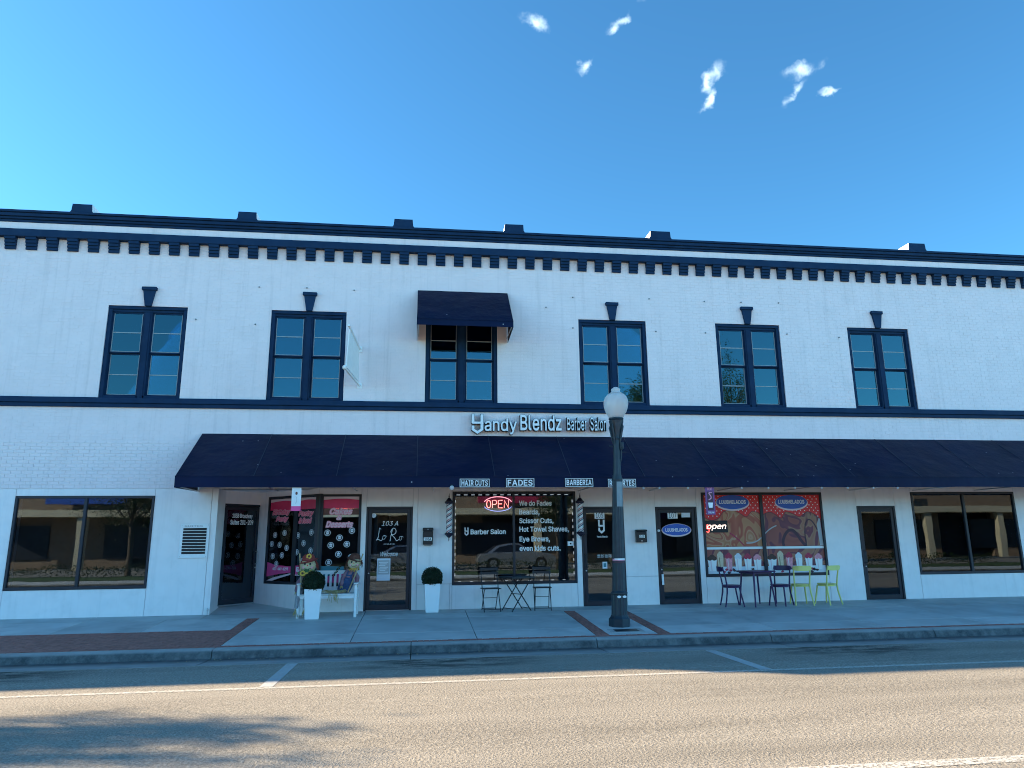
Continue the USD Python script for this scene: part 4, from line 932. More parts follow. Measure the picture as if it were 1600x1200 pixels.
flat_on('print', sbox(6.085, 2.03, 6.215, 2.42), 'print_plum'); flat_on('print', fit_text('ICE', 6.10, 6.20, 2.455, .045, True), 'print_rose', -1.4785)
flat_on('print', Polygon([(6.11, 2.08), (6.19, 2.08), (6.205, 2.19), (6.095, 2.19)]), 'print_white', -1.4785); flat_on('print', stroke([(6.12, 2.25), (6.17, 2.32), (6.13, 2.38), (6.19, 2.40)], .02), 'print_rose', -1.4785)
flat_on('print', fit_text('CREAM', 6.08, 6.22, 1.965, .035, True), 'print_pale', -1.4785)

# ------------------------------------------------------------------ lights along the awning edge
def bulb(x, r, label, z=2.505):
    t = thing('string_bulb', label, 'light bulb', (x, -AP-.01, z), group='small bulbs along the awning edge')
    part(t, 'bulb', MB().add(trimesh.creation.icosphere(2, r).apply_translation((x, -AP-.012, z-.012))), 'globe_glass', smooth=True)
    part(t, 'socket', bx(x-.012, x+.012, -AP-.022, -AP-.002, z+r-.016, z+r+.012), 'black_metal')
for px, X_, lb_ in ((1006, 4.68, 'small white bulb on awning edge just right of the RECORTES plate'), (1031, 5.03, 'small white bulb on awning edge above the wall between the doors 105 and 107'),
                    (1075, 5.66, 'small white bulb on awning edge above the door 107'), (1160, 6.86, 'first small white bulb on awning edge right of the purple hanging sign'),
                    (1202, 7.47, 'second small white bulb on awning edge right of the purple hanging sign'), (1243, 8.08, 'third small white bulb on awning edge right of the purple hanging sign'),
                    (1284, 8.70, 'fourth small white bulb on awning edge right of the purple hanging sign'), (0, 9.31, 'fifth small white bulb on awning edge right of the purple hanging sign'),
                    (0, 9.92, 'sixth small white bulb on awning edge right of the purple hanging sign'), (0, 10.5, 'small white bulb on awning edge above the plain door at the right')):
    bulb(X_, .022, lb_)
gl = thing('globe_light', 'round grey globe light on awning edge above the left barber pole', 'lamp', (.643, -AP, 2.5))
part(gl, 'globe', MB().add(trimesh.creation.icosphere(2, .046).apply_translation((.643, -AP-.02, 2.505))), 'globe_glass', smooth=True); part(gl, 'cap', bx(.62, .666, -AP-.035, -AP-.003, 2.548, 2.57, .004), 'black_metal')

# ------------------------------------------------------------------ barber poles
def barber_pole(x, zt_, label):
    y = -.16; t = thing('barber_pole', label, 'barber pole', (x, y, zt_-.97), group='barber poles beside the barber window')
    O = (x, y, 0); zc = zt_-.17; zb_ = zt_-.80
    part(t, 'cap', MB().lathe([(.075, zc-.002), (.095, zc+.02), (.098, zc+.045), (.075, zc+.06), (.04, zc+.11), (.022, zc+.13)], 20, O), 'pole_cap', smooth=40)
    part(t, 'finial', MB().lathe([(.010, zc+.131), (.010, zc+.15), (.017, zc+.165), (.008, zc+.18), (.003, zc+.23)], 12, O), 'pole_cap', smooth=40)
    part(t, 'base', MB().lathe([(.02, zb_-.105), (.05, zb_-.075), (.088, zb_-.04), (.098, zb_-.02), (.075, zb_+.002)], 20, O), 'pole_cap', smooth=40)
    part(t, 'finial', MB().lathe([(.004, zb_-.18), (.010, zb_-.15), (.010, zb_-.106)], 12, O), 'pole_cap', smooth=40)
    cyl = node(t, 'cylinder'); r = .064; pitch = .15; L = zc-zb_
    for (a0, a1, lk) in ((0, .50, 'white_plastic'), (.50, .68, 'stripe_red'), (.68, .78, 'white_plastic'), (.78, 1.0, 'stripe_navy')):
        for start in (0, .5):
            v, f = [], []; K = 48; W_ = 5
            for i in range(K+1):
                for j in range(W_):
                    z = L*i/K; a = 2*math.pi*(z/(pitch*1.6) + start + .5*(a0+(a1-a0)*j/(W_-1)))
                    v.append((x+r*math.sin(a), y-r*math.cos(a), zb_+z))
            for i in range(K):
                for j in range(W_-1): f.append((i*W_+j, i*W_+j+1, (i+1)*W_+j+1, (i+1)*W_+j))
            part(cyl, 'stripe', MB().add(v, f), lk, smooth=True)
    part(t, 'bracket', MB().box(x-.02, x+.02, y+.07, -.002, zb_-.03, zb_, .003).box(x-.02, x+.02, y+.07, -.002, zc+.01, zc+.04, .003), 'pole_cap')
barber_pole(.645, 2.42, 'red and white striped barber pole left of the barber window'); barber_pole(3.605, 2.42, 'red and white striped barber pole between barber window and door 105')

# ------------------------------------------------------------------ mailboxes
def mailbox(x0, x1, z0, z1, num, label, style):
    t = thing('mailbox', label, 'mailbox', ((x0+x1)/2, -.07, z0), group='mailboxes on the shop walls')
    if style == 0:
        part(t, 'box', bx(x0, x1, -.10, -.002, z0, z1-.07, .008), 'mailbox_black'); part(t, 'lid', bx(x0-.006, x1+.006, -.115, -.002, z1-.068, z1, .012), 'mailbox_black')
        part(t, 'number_plate', bx(x0+.02, x1-.02, -.105, -.1005, z0+.085, z0+.155), 'print_white'); part(t, 'number_text', MB().flat(fit_text(num, x0+.035, x1-.035, z0+.095, .05, True), -.1065, .0012), 'print_black')
        part(t, 'newspaper_rail', MB().tube([(x0+.04, -.09, z0-.004), (x0+.04, -.09, z0-.02), (x1-.04, -.09, z0-.02), (x1-.04, -.09, z0-.004)], .005, 6), 'mailbox_black')
        part(t, 'badge', MB().flat(ellipse((x0+x1)/2, z1-.035, .012, .012, 12), -.117, .0015), 'print_grey')
    else:
        part(t, 'box', bx(x0, x1, -.10, -.002, z0, z1-.05, .006), 'mailbox_black'); part(t, 'lid', bx(x0-.008, x1+.008, -.125, -.002, z1-.048, z1, .014), 'mailbox_black')
        part(t, 'number_plate', bx(x0+.07, x1-.05, -.105, -.1005, z0+.10, z0+.165), 'print_white'); part(t, 'number_text', MB().flat(fit_text(num, x0+.085, x1-.065, z0+.11, .045, True), -.1065, .0012), 'print_black')
        part(t, 'hasp', bx((x0+x1)/2-.012, (x0+x1)/2+.012, -.112, -.1005, z0+.02, z0+.05, .003), 'aluminium')
mailbox(.081, .300, 1.372, 1.735, '103A', 'tall black mailbox with white number beside door 103 A', 0)
mailbox(4.912, 5.158, 1.372, 1.655, '105', 'wide black mailbox with white number between doors 105 and 107', 1)
pp = thing('wall_pipe', 'small white pipe stub at the foot of the left pillar', 'pipe', (-4.33, -.06, 0))
part(pp, 'pipe', MB().tube([(-4.345, -.004, .10), (-4.345, -.05, .10), (-4.345, -.06, .085), (-4.345, -.06, .0)], .022, 10), 'white_paint', smooth=40); part(pp, 'cap', MB().lathe([(.03, .10), (.03, .13), (.02, .14)], 12, (-4.345, -.06, 0)), 'white_paint', smooth=40)

# ------------------------------------------------------------------ neon signs inside the windows
def neon(name, label, shapes, loc):
    t = thing(name, label, 'neon sign', loc)
    for (nm, pts, r, lk) in shapes: part(t, nm, MB().tube(pts, r, 6), lk, smooth=True)
    return t
def letter_paths(word, x0, x1, z0, z1, y):
    S = {'O': [[(.5, 0), (.15, .12), (0, .5), (.15, .88), (.5, 1), (.85, .88), (1, .5), (.85, .12), (.5, 0)]], 'P': [[(0, 0), (0, 1), (.7, 1), (1, .85), (1, .6), (.7, .45), (0, .45)]],
         'E': [[(1, 0), (0, 0), (0, 1), (1, 1)], [(0, .52), (.85, .52)]], 'N': [[(0, 0), (0, 1), (1, 0), (1, 1)]]}
    n = len(word); w = (x1-x0)/n; out = []
    for i, ch in enumerate(word):
        for path in S[ch]: out.append([(x0+w*(i+.10)+w*.72*a, y, z0+(z1-z0)*b_) for a, b_ in path])
    return out
sh = [('letter_tube', p, .013, 'neon_red') for p in letter_paths('OPEN', 1.49, 2.03, 2.17, 2.34, .12)]
sh += [('letter_core', [(a, y-.012, z) for a, y, z in p], .004, 'neon_white') for p in letter_paths('OPEN', 1.49, 2.03, 2.17, 2.34, .12)]
arc = lambda a0, a1, rx, rz: [(1.765+rx*math.cos(a), .12, 2.25+rz*math.sin(a)) for a in np.linspace(a0, a1, 24)]
sh += [('border_tube', arc(.35, 2.8, .33, .17), .009, 'neon_pink'), ('border_tube', arc(-2.8, -.35, .33, .155), .008, 'neon_blue')]
nt = neon('neon_open_sign', 'red neon OPEN sign with arc hanging inside the barber window', sh, (1.765, .12, 2.1))
part(nt, 'backing', bx(1.43, 2.075, .15, .165, 2.09, 2.43, .004), 'interior_dark')
sh = [('letter_tube', p, .011, 'neon_red') for p in letter_paths('OPEN', -1.91, -1.43, 2.09, 2.225, .10)]
nt = neon('neon_open_sign', 'red neon OPEN sign hanging inside the bakery window', sh, (-1.68, .10, 2.08))
part(nt, 'hanger', MB().tube([(-1.8, .10, 2.22), (-1.8, .10, 2.47)], .003, 5).tube([(-1.5, .10, 2.22), (-1.5, .10, 2.47)], .003, 5), 'black_metal')
ot = thing('neon_open_sign', 'black board with slanted open lettering in the ice cream window', 'neon sign', (6.88, .0143, 1.57))
part(ot, 'board', bx(6.612, 7.16, .0140, .0145, 1.575, 1.850), 'print_black')
part(ot, 'lettering', MB().flat(affinity.translate(fit_text('open', 6.655, 7.125, 1.66, .125, False, .25), 0, 0), .0135, .0004), 'neon_white')
part(ot, 'letter_glow', MB().flat(stroke([(6.64, 1.60), (6.70, 1.63), (6.68, 1.75), (6.645, 1.72), (6.66, 1.66)], .018), .0131, .0002), 'neon_red')
for (x, y, z, L, lb_) in ((2.62, 1.2, 2.66, .5, 'white tube light on the ceiling inside the barber shop'),):
    tl = thing('tube_light', lb_, 'lamp', (x, y, z)); part(tl, 'tube', MB().tube([(x-L/2, y, z), (x+L/2, y, z)], .018, 8), 'tube_light'); part(tl, 'fitting', bx(x-L/2, x+L/2, y-.03, y+.03, z+.022, z+.06), 'white_plastic')

# ------------------------------------------------------------------ street lamp
LX, LY = 3.735, -2.60; LZ = walk_z(LY)
lamp = thing('street_lamp', 'dark green acorn globe street lamp on the pavement before door 105', 'street lamp', (LX, LY, LZ))
ax = np.array([.118, 0, 4.55]); ax /= np.linalg.norm(ax)
def lean(mb):
    m = mb.get(); v = np.asarray(m.vertices, float).copy(); h = v[:, 2].copy()
    v[:, 0] += h*ax[0]/ax[2]; m.vertices = v + np.array([LX, LY, LZ]); return m
part(lamp, 'base', lean(MB().lathe([(.205, -.02), (.205, .135), (.185, .155), (.17, .175), (.16, .20)], 8)), 'pole_paint')
part(lamp, 'pedestal', lean(MB().lathe([(.146, .195), (.143, .25), (.138, .55), (.136, .575)], 64, flute=.035, nfl=16)), 'pole_paint', smooth=30)
part(lamp, 'collar', lean(MB().lathe([(.14, .57), (.160, .582), (.160, .605), (.135, .62), (.128, .635)], 32)), 'pole_paint', smooth=40)
part(lamp, 'shaft', lean(MB().lathe([(.124, .63), (.119, .9), (.110, 1.7), (.100, 2.28), (.090, 2.70)], 64, flute=.03, nfl=16)), 'pole_paint', smooth=30)
part(lamp, 'upper_collar', lean(MB().lathe([(.085, 2.69), (.100, 2.70), (.104, 2.73), (.092, 2.76), (.088, 2.80)], 24)), 'pole_paint', smooth=40)
part(lamp, 'upper_shaft', lean(MB().lathe([(.080, 2.79), (.070, 3.1), (.067, 3.50)], 48, flute=.03, nfl=12)), 'pole_paint', smooth=30)
part(lamp, 'capital', lean(MB().lathe([(.072, 3.49), (.088, 3.52), (.080, 3.56), (.098, 3.66), (.130, 3.80), (.142, 3.85), (.146, 3.87), (.128, 3.885), (.148, 3.90), (.146, 3.925), (.12, 3.93)], 28)), 'pole_paint', smooth=35)
for k in range(4):
    a = math.pi/4 + k*math.pi/2; ca, sa = math.cos(a), math.sin(a)
    part(lamp, 'capital_leaf', lean(MB().tube([(.075*ca, .075*sa, 3.42), (.098*ca, .098*sa, 3.52), (.115*ca, .115*sa, 3.62), (.15*ca, .15*sa, 3.74), (.135*ca, .135*sa, 3.80)], [.012, .02, .022, .018, .008], 6)), 'pole_paint', smooth=True)
part(lamp, 'globe', lean(MB().lathe([(.13, 3.925), (.165, 3.98), (.205, 4.05), (.232, 4.13), (.243, 4.21), (.238, 4.28), (.215, 4.345), (.178, 4.39), (.150, 4.412)], 48, flute=.008, nfl=24)), 'globe_glass', smooth=True)
part(lamp, 'globe_cap', lean(MB().lathe([(.152, 4.41), (.120, 4.432), (.092, 4.455), (.082, 4.475), (.094, 4.492), (.088, 4.515), (.060, 4.535), (.045, 4.55), (.020, 4.556)], 32)), 'globe_glass', smooth=True)
# old poster sleeve, tape, two stickers, small fixtures
def wrap(z0, z1, r0, r1, a0, a1, look, name, n=14, label=None):
    v, f = [], []
    for i in range(n+1):
        a = a0+(a1-a0)*i/n
        for z, r in ((z0, r0), (z1, r1)): v.append((r*math.cos(a), r*math.sin(a), z))
    f = [(2*i, 2*i+2, 2*i+3, 2*i+1) for i in range(n)]
    part(lamp, name, lean(MB().add(v, f)), look, smooth=True, label=label)
wrap(2.19, 2.665, .106, .098, -math.pi*.62, -.05, 'pole_patch', 'pale_patch')
wrap(1.18, 1.215, .121, .121, -math.pi*.95, -.15, 'print_rose', 'tape'); wrap(1.195, 1.225, .1222, .1222, -math.pi*.8, -.4, 'print_white', 'tape'); wrap(1.14, 1.172, .1212, .1212, -math.pi*.95, -.15, 'print_plum', 'tape')
for (x, z) in ((-.038, .53), (.068, .53)):
    y = -math.sqrt(max(.151**2-x*x, 0)); part(lamp, 'sticker', lean(MB().flat(ellipse(x, z, .036, .022, 20), y-.002, .02)), 'print_white')
part(lamp, 'outlet_box', lean(MB().box(.055, .125, -.075, .005, 3.30, 3.44, .008).box(.07, .11, -.095, -.075, 3.33, 3.41, .006).tube([(.09, -.03, 3.30), (.085, -.03, 3.12), (.06, -.02, 3.02)], .011, 6)), 'pole_paint')
part(lamp, 'banner_arm', lean(MB().tube([(-.08, 0, 3.36), (-.15, -.01, 3.37)], .013, 6).tube([(.1, 0, 3.25), (.17, -.01, 3.25)], .010, 6)), 'pole_paint')

ub_ = thing('utility_cover', 'dark utility box lid in a concrete frame at the foot of the street lamp', 'utility cover', (3.70, -3.08, walk_z(-3.08)))
def walk_plate(x0, x1, y0, y1, h0, h1):
    v = [(x, y, walk_z(y)+h) for h in (h0, h1) for x, y in ((x0, y0), (x1, y0), (x1, y1), (x0, y1))]
    return MB().add(v, [(4, 5, 6, 7), (0, 1, 5, 4), (1, 2, 6, 5), (2, 3, 7, 6), (3, 0, 4, 7)])
part(ub_, 'frame', walk_plate(3.40, 4.02, -3.27, -2.93, -.02, .006), 'curb_concrete'); part(ub_, 'lid', walk_plate(3.50, 3.93, -3.21, -3.0, .0, .010), 'black_metal')

# ------------------------------------------------------------------ white bench
BNX, BNY = -1.83, -.56
bn = thing('garden_bench', 'white slatted wooden garden bench in front of the bakery window', 'bench', (BNX, BNY, walk_z(BNY)))
def L(mb): return mb
hw = .565
def lp(name, mb, look='white_paint', **k): part(bn, name, mb, look, local=True, **k)
for sx in (-1, 1):
    lp('leg', bx(sx*hw-.028, sx*hw+.028, -.255, -.195, -.012, .63, .006))
    lp('leg', bar((sx*hw, .20, 0), (sx*hw, .20, .42), .055, .055).add(bar((sx*hw, .20, .42), (sx*hw, .285, .885), .05, .05).get()))
    lp('armrest', bx(sx*hw-.04, sx*hw+.04, -.29, .235, .632, .662, .008))
    lp('side_rail', bx(sx*hw-.02, sx*hw+.02, -.195, .20, .36, .41, .004))
lp('front_rail', bx(-hw+.03, hw-.03, -.25, -.215, .355, .425, .006)); lp('rear_rail', bx(-hw+.03, hw-.03, .19, .22, .36, .42, .006))
for k in range(6): lp('seat_slat', bx(-hw+.03, hw-.03, -.265+.079*k, -.265+.079*k+.066, .427, .449, .005))
def bk(z): return .20 + (z-.42)*.09/.51
lp('back_rail', bar((-hw+.02, bk(.855), .855), (hw-.02, bk(.855), .855), .028, .075)); lp('back_rail', bar((-hw+.02, bk(.53), .53), (hw-.02, bk(.53), .53), .028, .06))
for k in range(11):
    x = -.47+.094*k; lp('back_slat', bar((x, bk(.555), .555), (x, bk(.82), .82), .048, .018, up=(0, 1, .0)))

# ------------------------------------------------------------------ scarecrow dolls on the bench
def blob_chain(J):
    """A continuous limb or trunk from joints (x, y, z, r)."""
    import manifold3d as m3
    out = None
    sph = lambda j: m3.Manifold.sphere(j[3], 14).translate(tuple(map(float, j[:3])))
    parts = [m3.Manifold.batch_hull([sph(a), sph(b_)]) for a, b_ in zip(J[:-1], J[1:])]
    for q in parts: out = q if out is None else out + q
    return out
def to_tm(m, it=4):
    m = m.refine_to_length(.03).to_mesh(); t = trimesh.Trimesh(m.vert_properties[:, :3], m.tri_verts, process=True)
    trimesh.smoothing.filter_taubin(t, iterations=it); return t
def scarecrow(x, y, z, lean, shirt, legs, label, hat, stick, flower, sc, sitting):
    d = thing('scarecrow_doll', label, 'scarecrow doll', (x, y, z), group='scarecrow dolls on the bench')
    S = lambda m: (m.get() if isinstance(m, MB) else m)
    def P(name, mesh, look, smooth=True, parent=None):
        m = S(mesh); m = m.copy(); m.vertices = np.asarray(m.vertices)*sc
        return part(parent or d, name, m, look, smooth, local=True)
    k = lean
    if sitting:      # body on the seat, legs hanging over the edge
        body = blob_chain([(0, .10, .06, .105), (k*.16, .11, .18, .11), (k*.30, .12, .30, .09)])
        lg = blob_chain([(-.055, .09, .055, .07), (-.10, -.13, .04, .055), (-.12, -.19, -.06, .045), (-.13, -.20, -.20, .040)]) + blob_chain([(.055, .09, .055, .07), (.03, -.13, .04, .055), (.02, -.19, -.06, .045), (.02, -.20, -.20, .040)])
        P('trousers', to_tm(lg), legs); sh_z = .27
    else:            # stuffed overalls standing on the seat, slumped against the back
        body = blob_chain([(k*.24, .11, .24, .105), (k*.34, .115, .34, .10), (k*.42, .12, .40, .075)])
        P('overalls', to_tm(blob_chain([(-.055, .08, .075, .085), (k*.12-.045, .10, .17, .10), (k*.24-.01, .105, .25, .108)]) + blob_chain([(.055, .08, .075, .085), (k*.12+.045, .10, .17, .10), (k*.24+.01, .105, .25, .108)])), legs)
        P('bib', to_tm(blob_chain([(k*.24-.055, .01, .27, .02), (k*.24+.055, .01, .27, .02), (k*.33+.045, .025, .345, .016), (k*.33-.045, .025, .345, .016)])), legs)
        for q in (-1, 1): P('strap', MB().tube([(k*.33+q*.05, .005, .34), (k*.42+q*.055, .03, .42), (k*.44+q*.05, .11, .47)], .012, 6), legs)
        sh_z = .38
    sx = k*sh_z*1.05
    arms = blob_chain([(sx-.06, .11, sh_z+.04, .055), (sx-.15, .05, sh_z-.09, .045), (sx-.17, -.01, sh_z-.21, .036)]) + blob_chain([(sx+.06, .11, sh_z+.04, .055), (sx+.15, .05, sh_z-.08, .045), (sx+.14, -.03, sh_z-.20, .036)])
    P('shirt', to_tm(body + arms), shirt)
    hz = sh_z + .215; hx, hy = k*hz*1.05, .10; RX, RY, RZ = .135, .11, .118
    head = trimesh.creation.icosphere(3, 1.0); v = head.vertices*np.array([RX, RY, RZ]); v[:, 0] *= 1 + .12*np.clip(-v[:, 2]/RZ, 0, 1); head.vertices = v + [hx, hy, hz]
    hd = P('head', head, 'burlap')
    F = lambda u, w, dy=0.0: np.array((hx+u, hy-RY*math.sqrt(max(0, 1-(u/RX)**2-(w/RZ)**2))-dy, hz+w))
    ball = lambda r, dg, at_: trimesh.creation.icosphere(2, r).apply_transform(np.diag([*dg, 1])).apply_translation(at_)
    for q in (-1, 1):
        P('eye', ball(.017, (1, .5, 1.25), F(q*.044, .022)), 'print_black', True, hd); P('cheek', ball(.020, (1, .35, 1), F(q*.070, -.036)), 'print_rose', True, hd)
    P('nose', MB().add(np.array([F(-.016, -.010, .003), F(.016, -.010, .003), F(0, .016, .003), F(0, -.003, .016)]), np.array([(0, 1, 3), (1, 2, 3), (2, 0, 3)])), 'print_red', False, hd)
    P('mouth', MB().tube([F(u, -.048-.022*(1-(u/.055)**2), .002) for u in np.linspace(-.055, .055, 9)], .0045, 5), 'print_black', True, hd)
    r_ = random.Random(len(label)); hm = MB()
    for i in range(50):
        a = r_.uniform(-.15*math.pi, 1.15*math.pi); p = np.array([hx+.13*math.cos(a), hy+.02+r_.uniform(-.05, .05), hz+.10*math.sin(a)+.02]); q = p + np.array([math.cos(a)*.05, r_.uniform(-.04, .03), r_.uniform(-.10, -.02)])
        hm.tube([p, (p+q)/2+[0, 0, .012], q], [.008, .006, .002], 4, False)
    P('hair', hm, 'red_yarn' if flower else 'brown_felt')
    m = MB().lathe([(.165, .0), (.17, .008), (.118, .02), (.112, .06), (.095, .10), (.055, .125), (.02, .13)], 22).get()
    m.apply_transform(trimesh.transformations.rotation_matrix(.25 if k > .2 else -.2, (0, 1, 0))); m.apply_transform(trimesh.transformations.rotation_matrix(.18, (1, 0, 0))); m.apply_translation((hx, hy+.03, hz+.072))
    P('hat', m, 'red_yarn' if flower else 'brown_felt')
    if flower:
        for (fx, fz, fy) in ((hx+.015, hz+.155, .03), (hx-.075, hz-.135, -.02), (hx+.07, hz-.135, -.02), (hx-.005, hz-.165, -.03)):
            fm = MB()
            for j in range(9):
                a = 2*math.pi*j/9; fm.flat(ellipse(fx+.032*math.cos(a), fz+.032*math.sin(a), .017, .017, 8), hy-.11+fy-.001*j, .004)
            P('sunflower', fm, 'sunflower', False); P('sunflower_heart', ball(.021, (1, .4, 1), (fx, hy-.115+fy, fz)), 'brown_felt')
        lm = MB()
        for i in range(26):
            a = r_.uniform(0, 6.28); c = np.array([hx+.14*math.cos(a), hy-.10-.02*r_.random(), hz-.125+.035*math.sin(a)])
            lm.flat(affinity.rotate(ellipse(c[0], c[2], .036, .015, 8), math.degrees(a)+r_.uniform(-40, 40)), c[1]-.0008*i, .003)
        P('leaf_collar', lm, 'leaf_cloth', False)
    else:
        lm = MB()
        for i in range(22):
            a = r_.uniform(math.pi*1.05, math.pi*1.95); p = np.array([hx+.05*math.cos(a), hy-.07, hz-.11]); q = p + [.08*math.cos(a), -.03, .09*math.sin(a)*.7]
            lm.tube([p, q], [.006, .003], 4, False)
        P('straw_collar', lm, 'sunflower', False)
    tufts = [(sx-.17, -.01, sh_z-.21, 1), (sx+.14, -.03, sh_z-.20, 1)] + ([(-.13, -.20, -.22, 1.9), (.02, -.20, -.22, 1.9)] if sitting else [])
    for (cx_, cy_, cz_, dn) in tufts:
        sm = MB()
        for i in range(22):
            a = r_.uniform(0, 6.28); q = np.array([.03*math.cos(a)*dn, .03*math.sin(a), -.08*dn*r_.uniform(.6, 1.1)])
            sm.tube([(cx_, cy_, cz_+.01), (cx_+q[0]*.5, cy_+q[1]*.5, cz_+q[2]*.5), (cx_+q[0], cy_+q[1], cz_+q[2])], [.007, .006, .003], 4, False)
        P('straw_foot' if dn > 1 else 'straw_hand', sm, 'straw', False)
    part(d, 'stick', MB().tube(stick, .014, 7), 'bamboo', local=True)
SEAT = walk_z(BNY)+.449
scarecrow(-2.27, -.56, SEAT, -.02, 'plaid_cloth', 'khaki_cloth', 'scarecrow doll with sunflower collar behind the leafy planter at bench left end', 'felt', [(-.10, -.05, -.02), (-.15, .06, .42), (-.20, .12, .80)], True, 1.16, True)
scarecrow(-1.53, -.56, SEAT, .30, 'plaid_cloth', 'denim', 'scarecrow doll in plaid shirt and blue overalls at the right end of the bench', 'straw', [(.10, -.16, .02), (.24, .0, .40), (.36, .10, .78)], False, 1.0, False)
hay = thing('straw_bundle', 'bundle of straw lying on the middle of the white bench', 'straw', (-1.75, -.66, SEAT))
hm = MB(); r_ = random.Random(9)
for i in range(70):
    p = np.array([r_.uniform(-.22, .20), r_.uniform(-.12, .12), .012+r_.random()*.05]); a = r_.uniform(-.5, .5)
    hm.tube([p, p+[.12*math.cos(a), .12*math.sin(a), r_.uniform(-.01, .02)]], .0035, 4, False)
for i in range(14):
    x = r_.uniform(-.10, .12); hm.tube([(x, -.10, .03), (x+.01, -.16, .02), (x+r_.uniform(-.04, .06), -.19, -.10-r_.random()*.09)], .004, 4, False)
part(hay, 'straw', hm, 'straw', local=True)
sprig = thing('leafy_sprig', 'small green leafy sprig on the bench back between the dolls', 'plant', (-1.72, -.30, SEAT+.35))
sm = MB()
for i in range(26):
    t = i/25; c = np.array([-.06+.14*t, -.06, -.02+.20*t]); a = r_.uniform(0, 6.28)
    u = np.array([math.cos(a), -.3, math.sin(a)])*.035; w_ = np.cross(u, (0, 1, 0))*.4
    sm.add([c, c+u*.5+w_, c+u, c+u*.5-w_], [(0, 1, 2, 3)])
part(sprig, 'leaves', sm, 'boxwood_leaf', local=True); part(sprig, 'stem', MB().tube([(-.06, -.055, -.05), (.0, -.055, .08), (.08, -.06, .19)], .005, 5), 'leaf_cloth', local=True)

# ------------------------------------------------------------------ clipped box balls in white planters
def box_ball(rz, n=3400, seed=1):
    r_ = np.random.default_rng(seed); d = r_.normal(size=(n, 3)); d /= np.linalg.norm(d, axis=1, keepdims=True); d = d[d[:, 2] > -.62]
    n = len(d); R = rz*(1 + .10*(meshkit.noise(d*4+seed*7.3)-.5) + r_.normal(size=n)*.028); c = d*R[:, None]
    t = r_.normal(size=(n, 3)); t -= d*(t*d).sum(1, keepdims=True)*.7; t /= np.linalg.norm(t, axis=1, keepdims=True); t = t*.6 + d*.55*r_.random((n, 1)); u = np.cross(t, r_.normal(size=(n, 3))); u /= np.linalg.norm(u, axis=1, keepdims=True)
    L_, W_ = .030*(1+.5*r_.random((n, 1))), .010
    v = np.stack([c, c+t*L_*.5+u*W_, c+t*L_, c+t*L_*.5-u*W_], 1).reshape(-1, 3); f = (np.arange(n)[:, None, None]*4 + np.array([[0, 1, 2], [0, 2, 3]])).reshape(-1, 3)
    return trimesh.Trimesh(v, f, process=False)
def planter(x, y, rz, label, seed, hh=.585):
    z = walk_z(y); t = thing('potted_boxwood', label, 'potted shrub', (x, y, z), rz, group='clipped boxwood balls in tall white planters')
    a, b_, th = .133, .168, .014
    def ring(w, zz): return [(-w, -w, zz), (w, -w, zz), (w, w, zz), (-w, w, zz)]
    v = ring(a-.006, 0) + ring(a, .008) + ring(b_-.003, hh-.006) + ring(b_-.006, hh) + ring(b_-th, hh) + ring(b_-th-.008, hh-.06)
    f = [(4*k+j, 4*k+(j+1) % 4, 4*k+4+(j+1) % 4, 4*k+4+j) for k in range(5) for j in range(4)] + [(20, 21, 22, 23), (3, 2, 1, 0)]
    part(t, 'pot', MB().add(v, f), 'white_plastic', local=True)
    part(t, 'soil', bx(-b_+th+.01, b_-th-.01, -b_+th+.01, b_-th-.01, hh-.07, hh-.052), 'soil', local=True)
    core = trimesh.creation.icosphere(3, .188).apply_translation((0, 0, hh+.115)); part(t, 'foliage_core', core, 'boxwood_leaf', True, local=True)
    m = box_ball(.207, seed=seed); m.apply_translation((0, 0, hh+.115)); part(t, 'foliage', m, 'boxwood_leaf', kind='stuff', local=True)
    part(t, 'stem', MB().tube([(0, 0, hh-.07), (0, 0, hh+.1)], .02, 8), 'bark', local=True)
planter(-2.095, -.90, 5, 'clipped green boxwood ball in tall white planter before the white bench', 1); planter(.29, -.36, 2, 'clipped green boxwood ball in tall white planter left of the barber window', 2)

# ------------------------------------------------------------------ black folding chairs and table
def folding_chair(loc, rz, label):
    t = thing('folding_chair', label, 'chair', loc, rz, group='black folding chairs at the barber window')
    P = lambda name, m, lk='black_metal', **k: part(t, name, m, lk, local=True, **k)
    for s in (-1, 1):
        x = s*.175; P('leg', MB().tube([(x, -.22, .0), (x, .02, .46), (x, .135, .74), (x, .165, .90)], .010, 8), smooth=40)
        x = s*.150; P('leg', MB().tube([(x, .20, .0), (x, -.06, .40), (x, -.15, .455)], .010, 8), smooth=40)
    P('front_stretcher', MB().tube([(-.175, -.195, .05), (.175, -.195, .05)], .007, 6)); P('rear_stretcher', MB().tube([(-.15, .175, .045), (.15, .175, .045)], .007, 6)); P('stretcher', MB().tube([(-.15, .03, .27), (.15, .03, .27)], .007, 6))
    for k in range(5): P('seat_slat', bx(-.20, .20, -.185+.073*k, -.185+.073*k+.060, .458, .472, .004))
    for z in (.775, .86): P('back_slat', bar((-.205, .137+(z-.74)*.19, z), (.205, .137+(z-.74)*.19, z), .014, .058))
    return t
folding_chair((1.535, -.40, walk_z(-.4)), 6, 'black metal folding chair left of the crossed leg table'); folding_chair((2.66, -.38, walk_z(-.38)), -6, 'black metal folding chair right of the crossed leg table')
tb = thing('bistro_table', 'small black square bistro table with crossed legs under the barber window', 'table', (2.10, -.42, walk_z(-.42)), 24)
P = lambda name, m, **k: part(tb, name, m, 'black_metal', local=True, **k)
for k in range(7): P('top_slat', bx(-.265, .265, -.265+.0765*k, -.265+.0765*k+.066, .69, .704, .003))
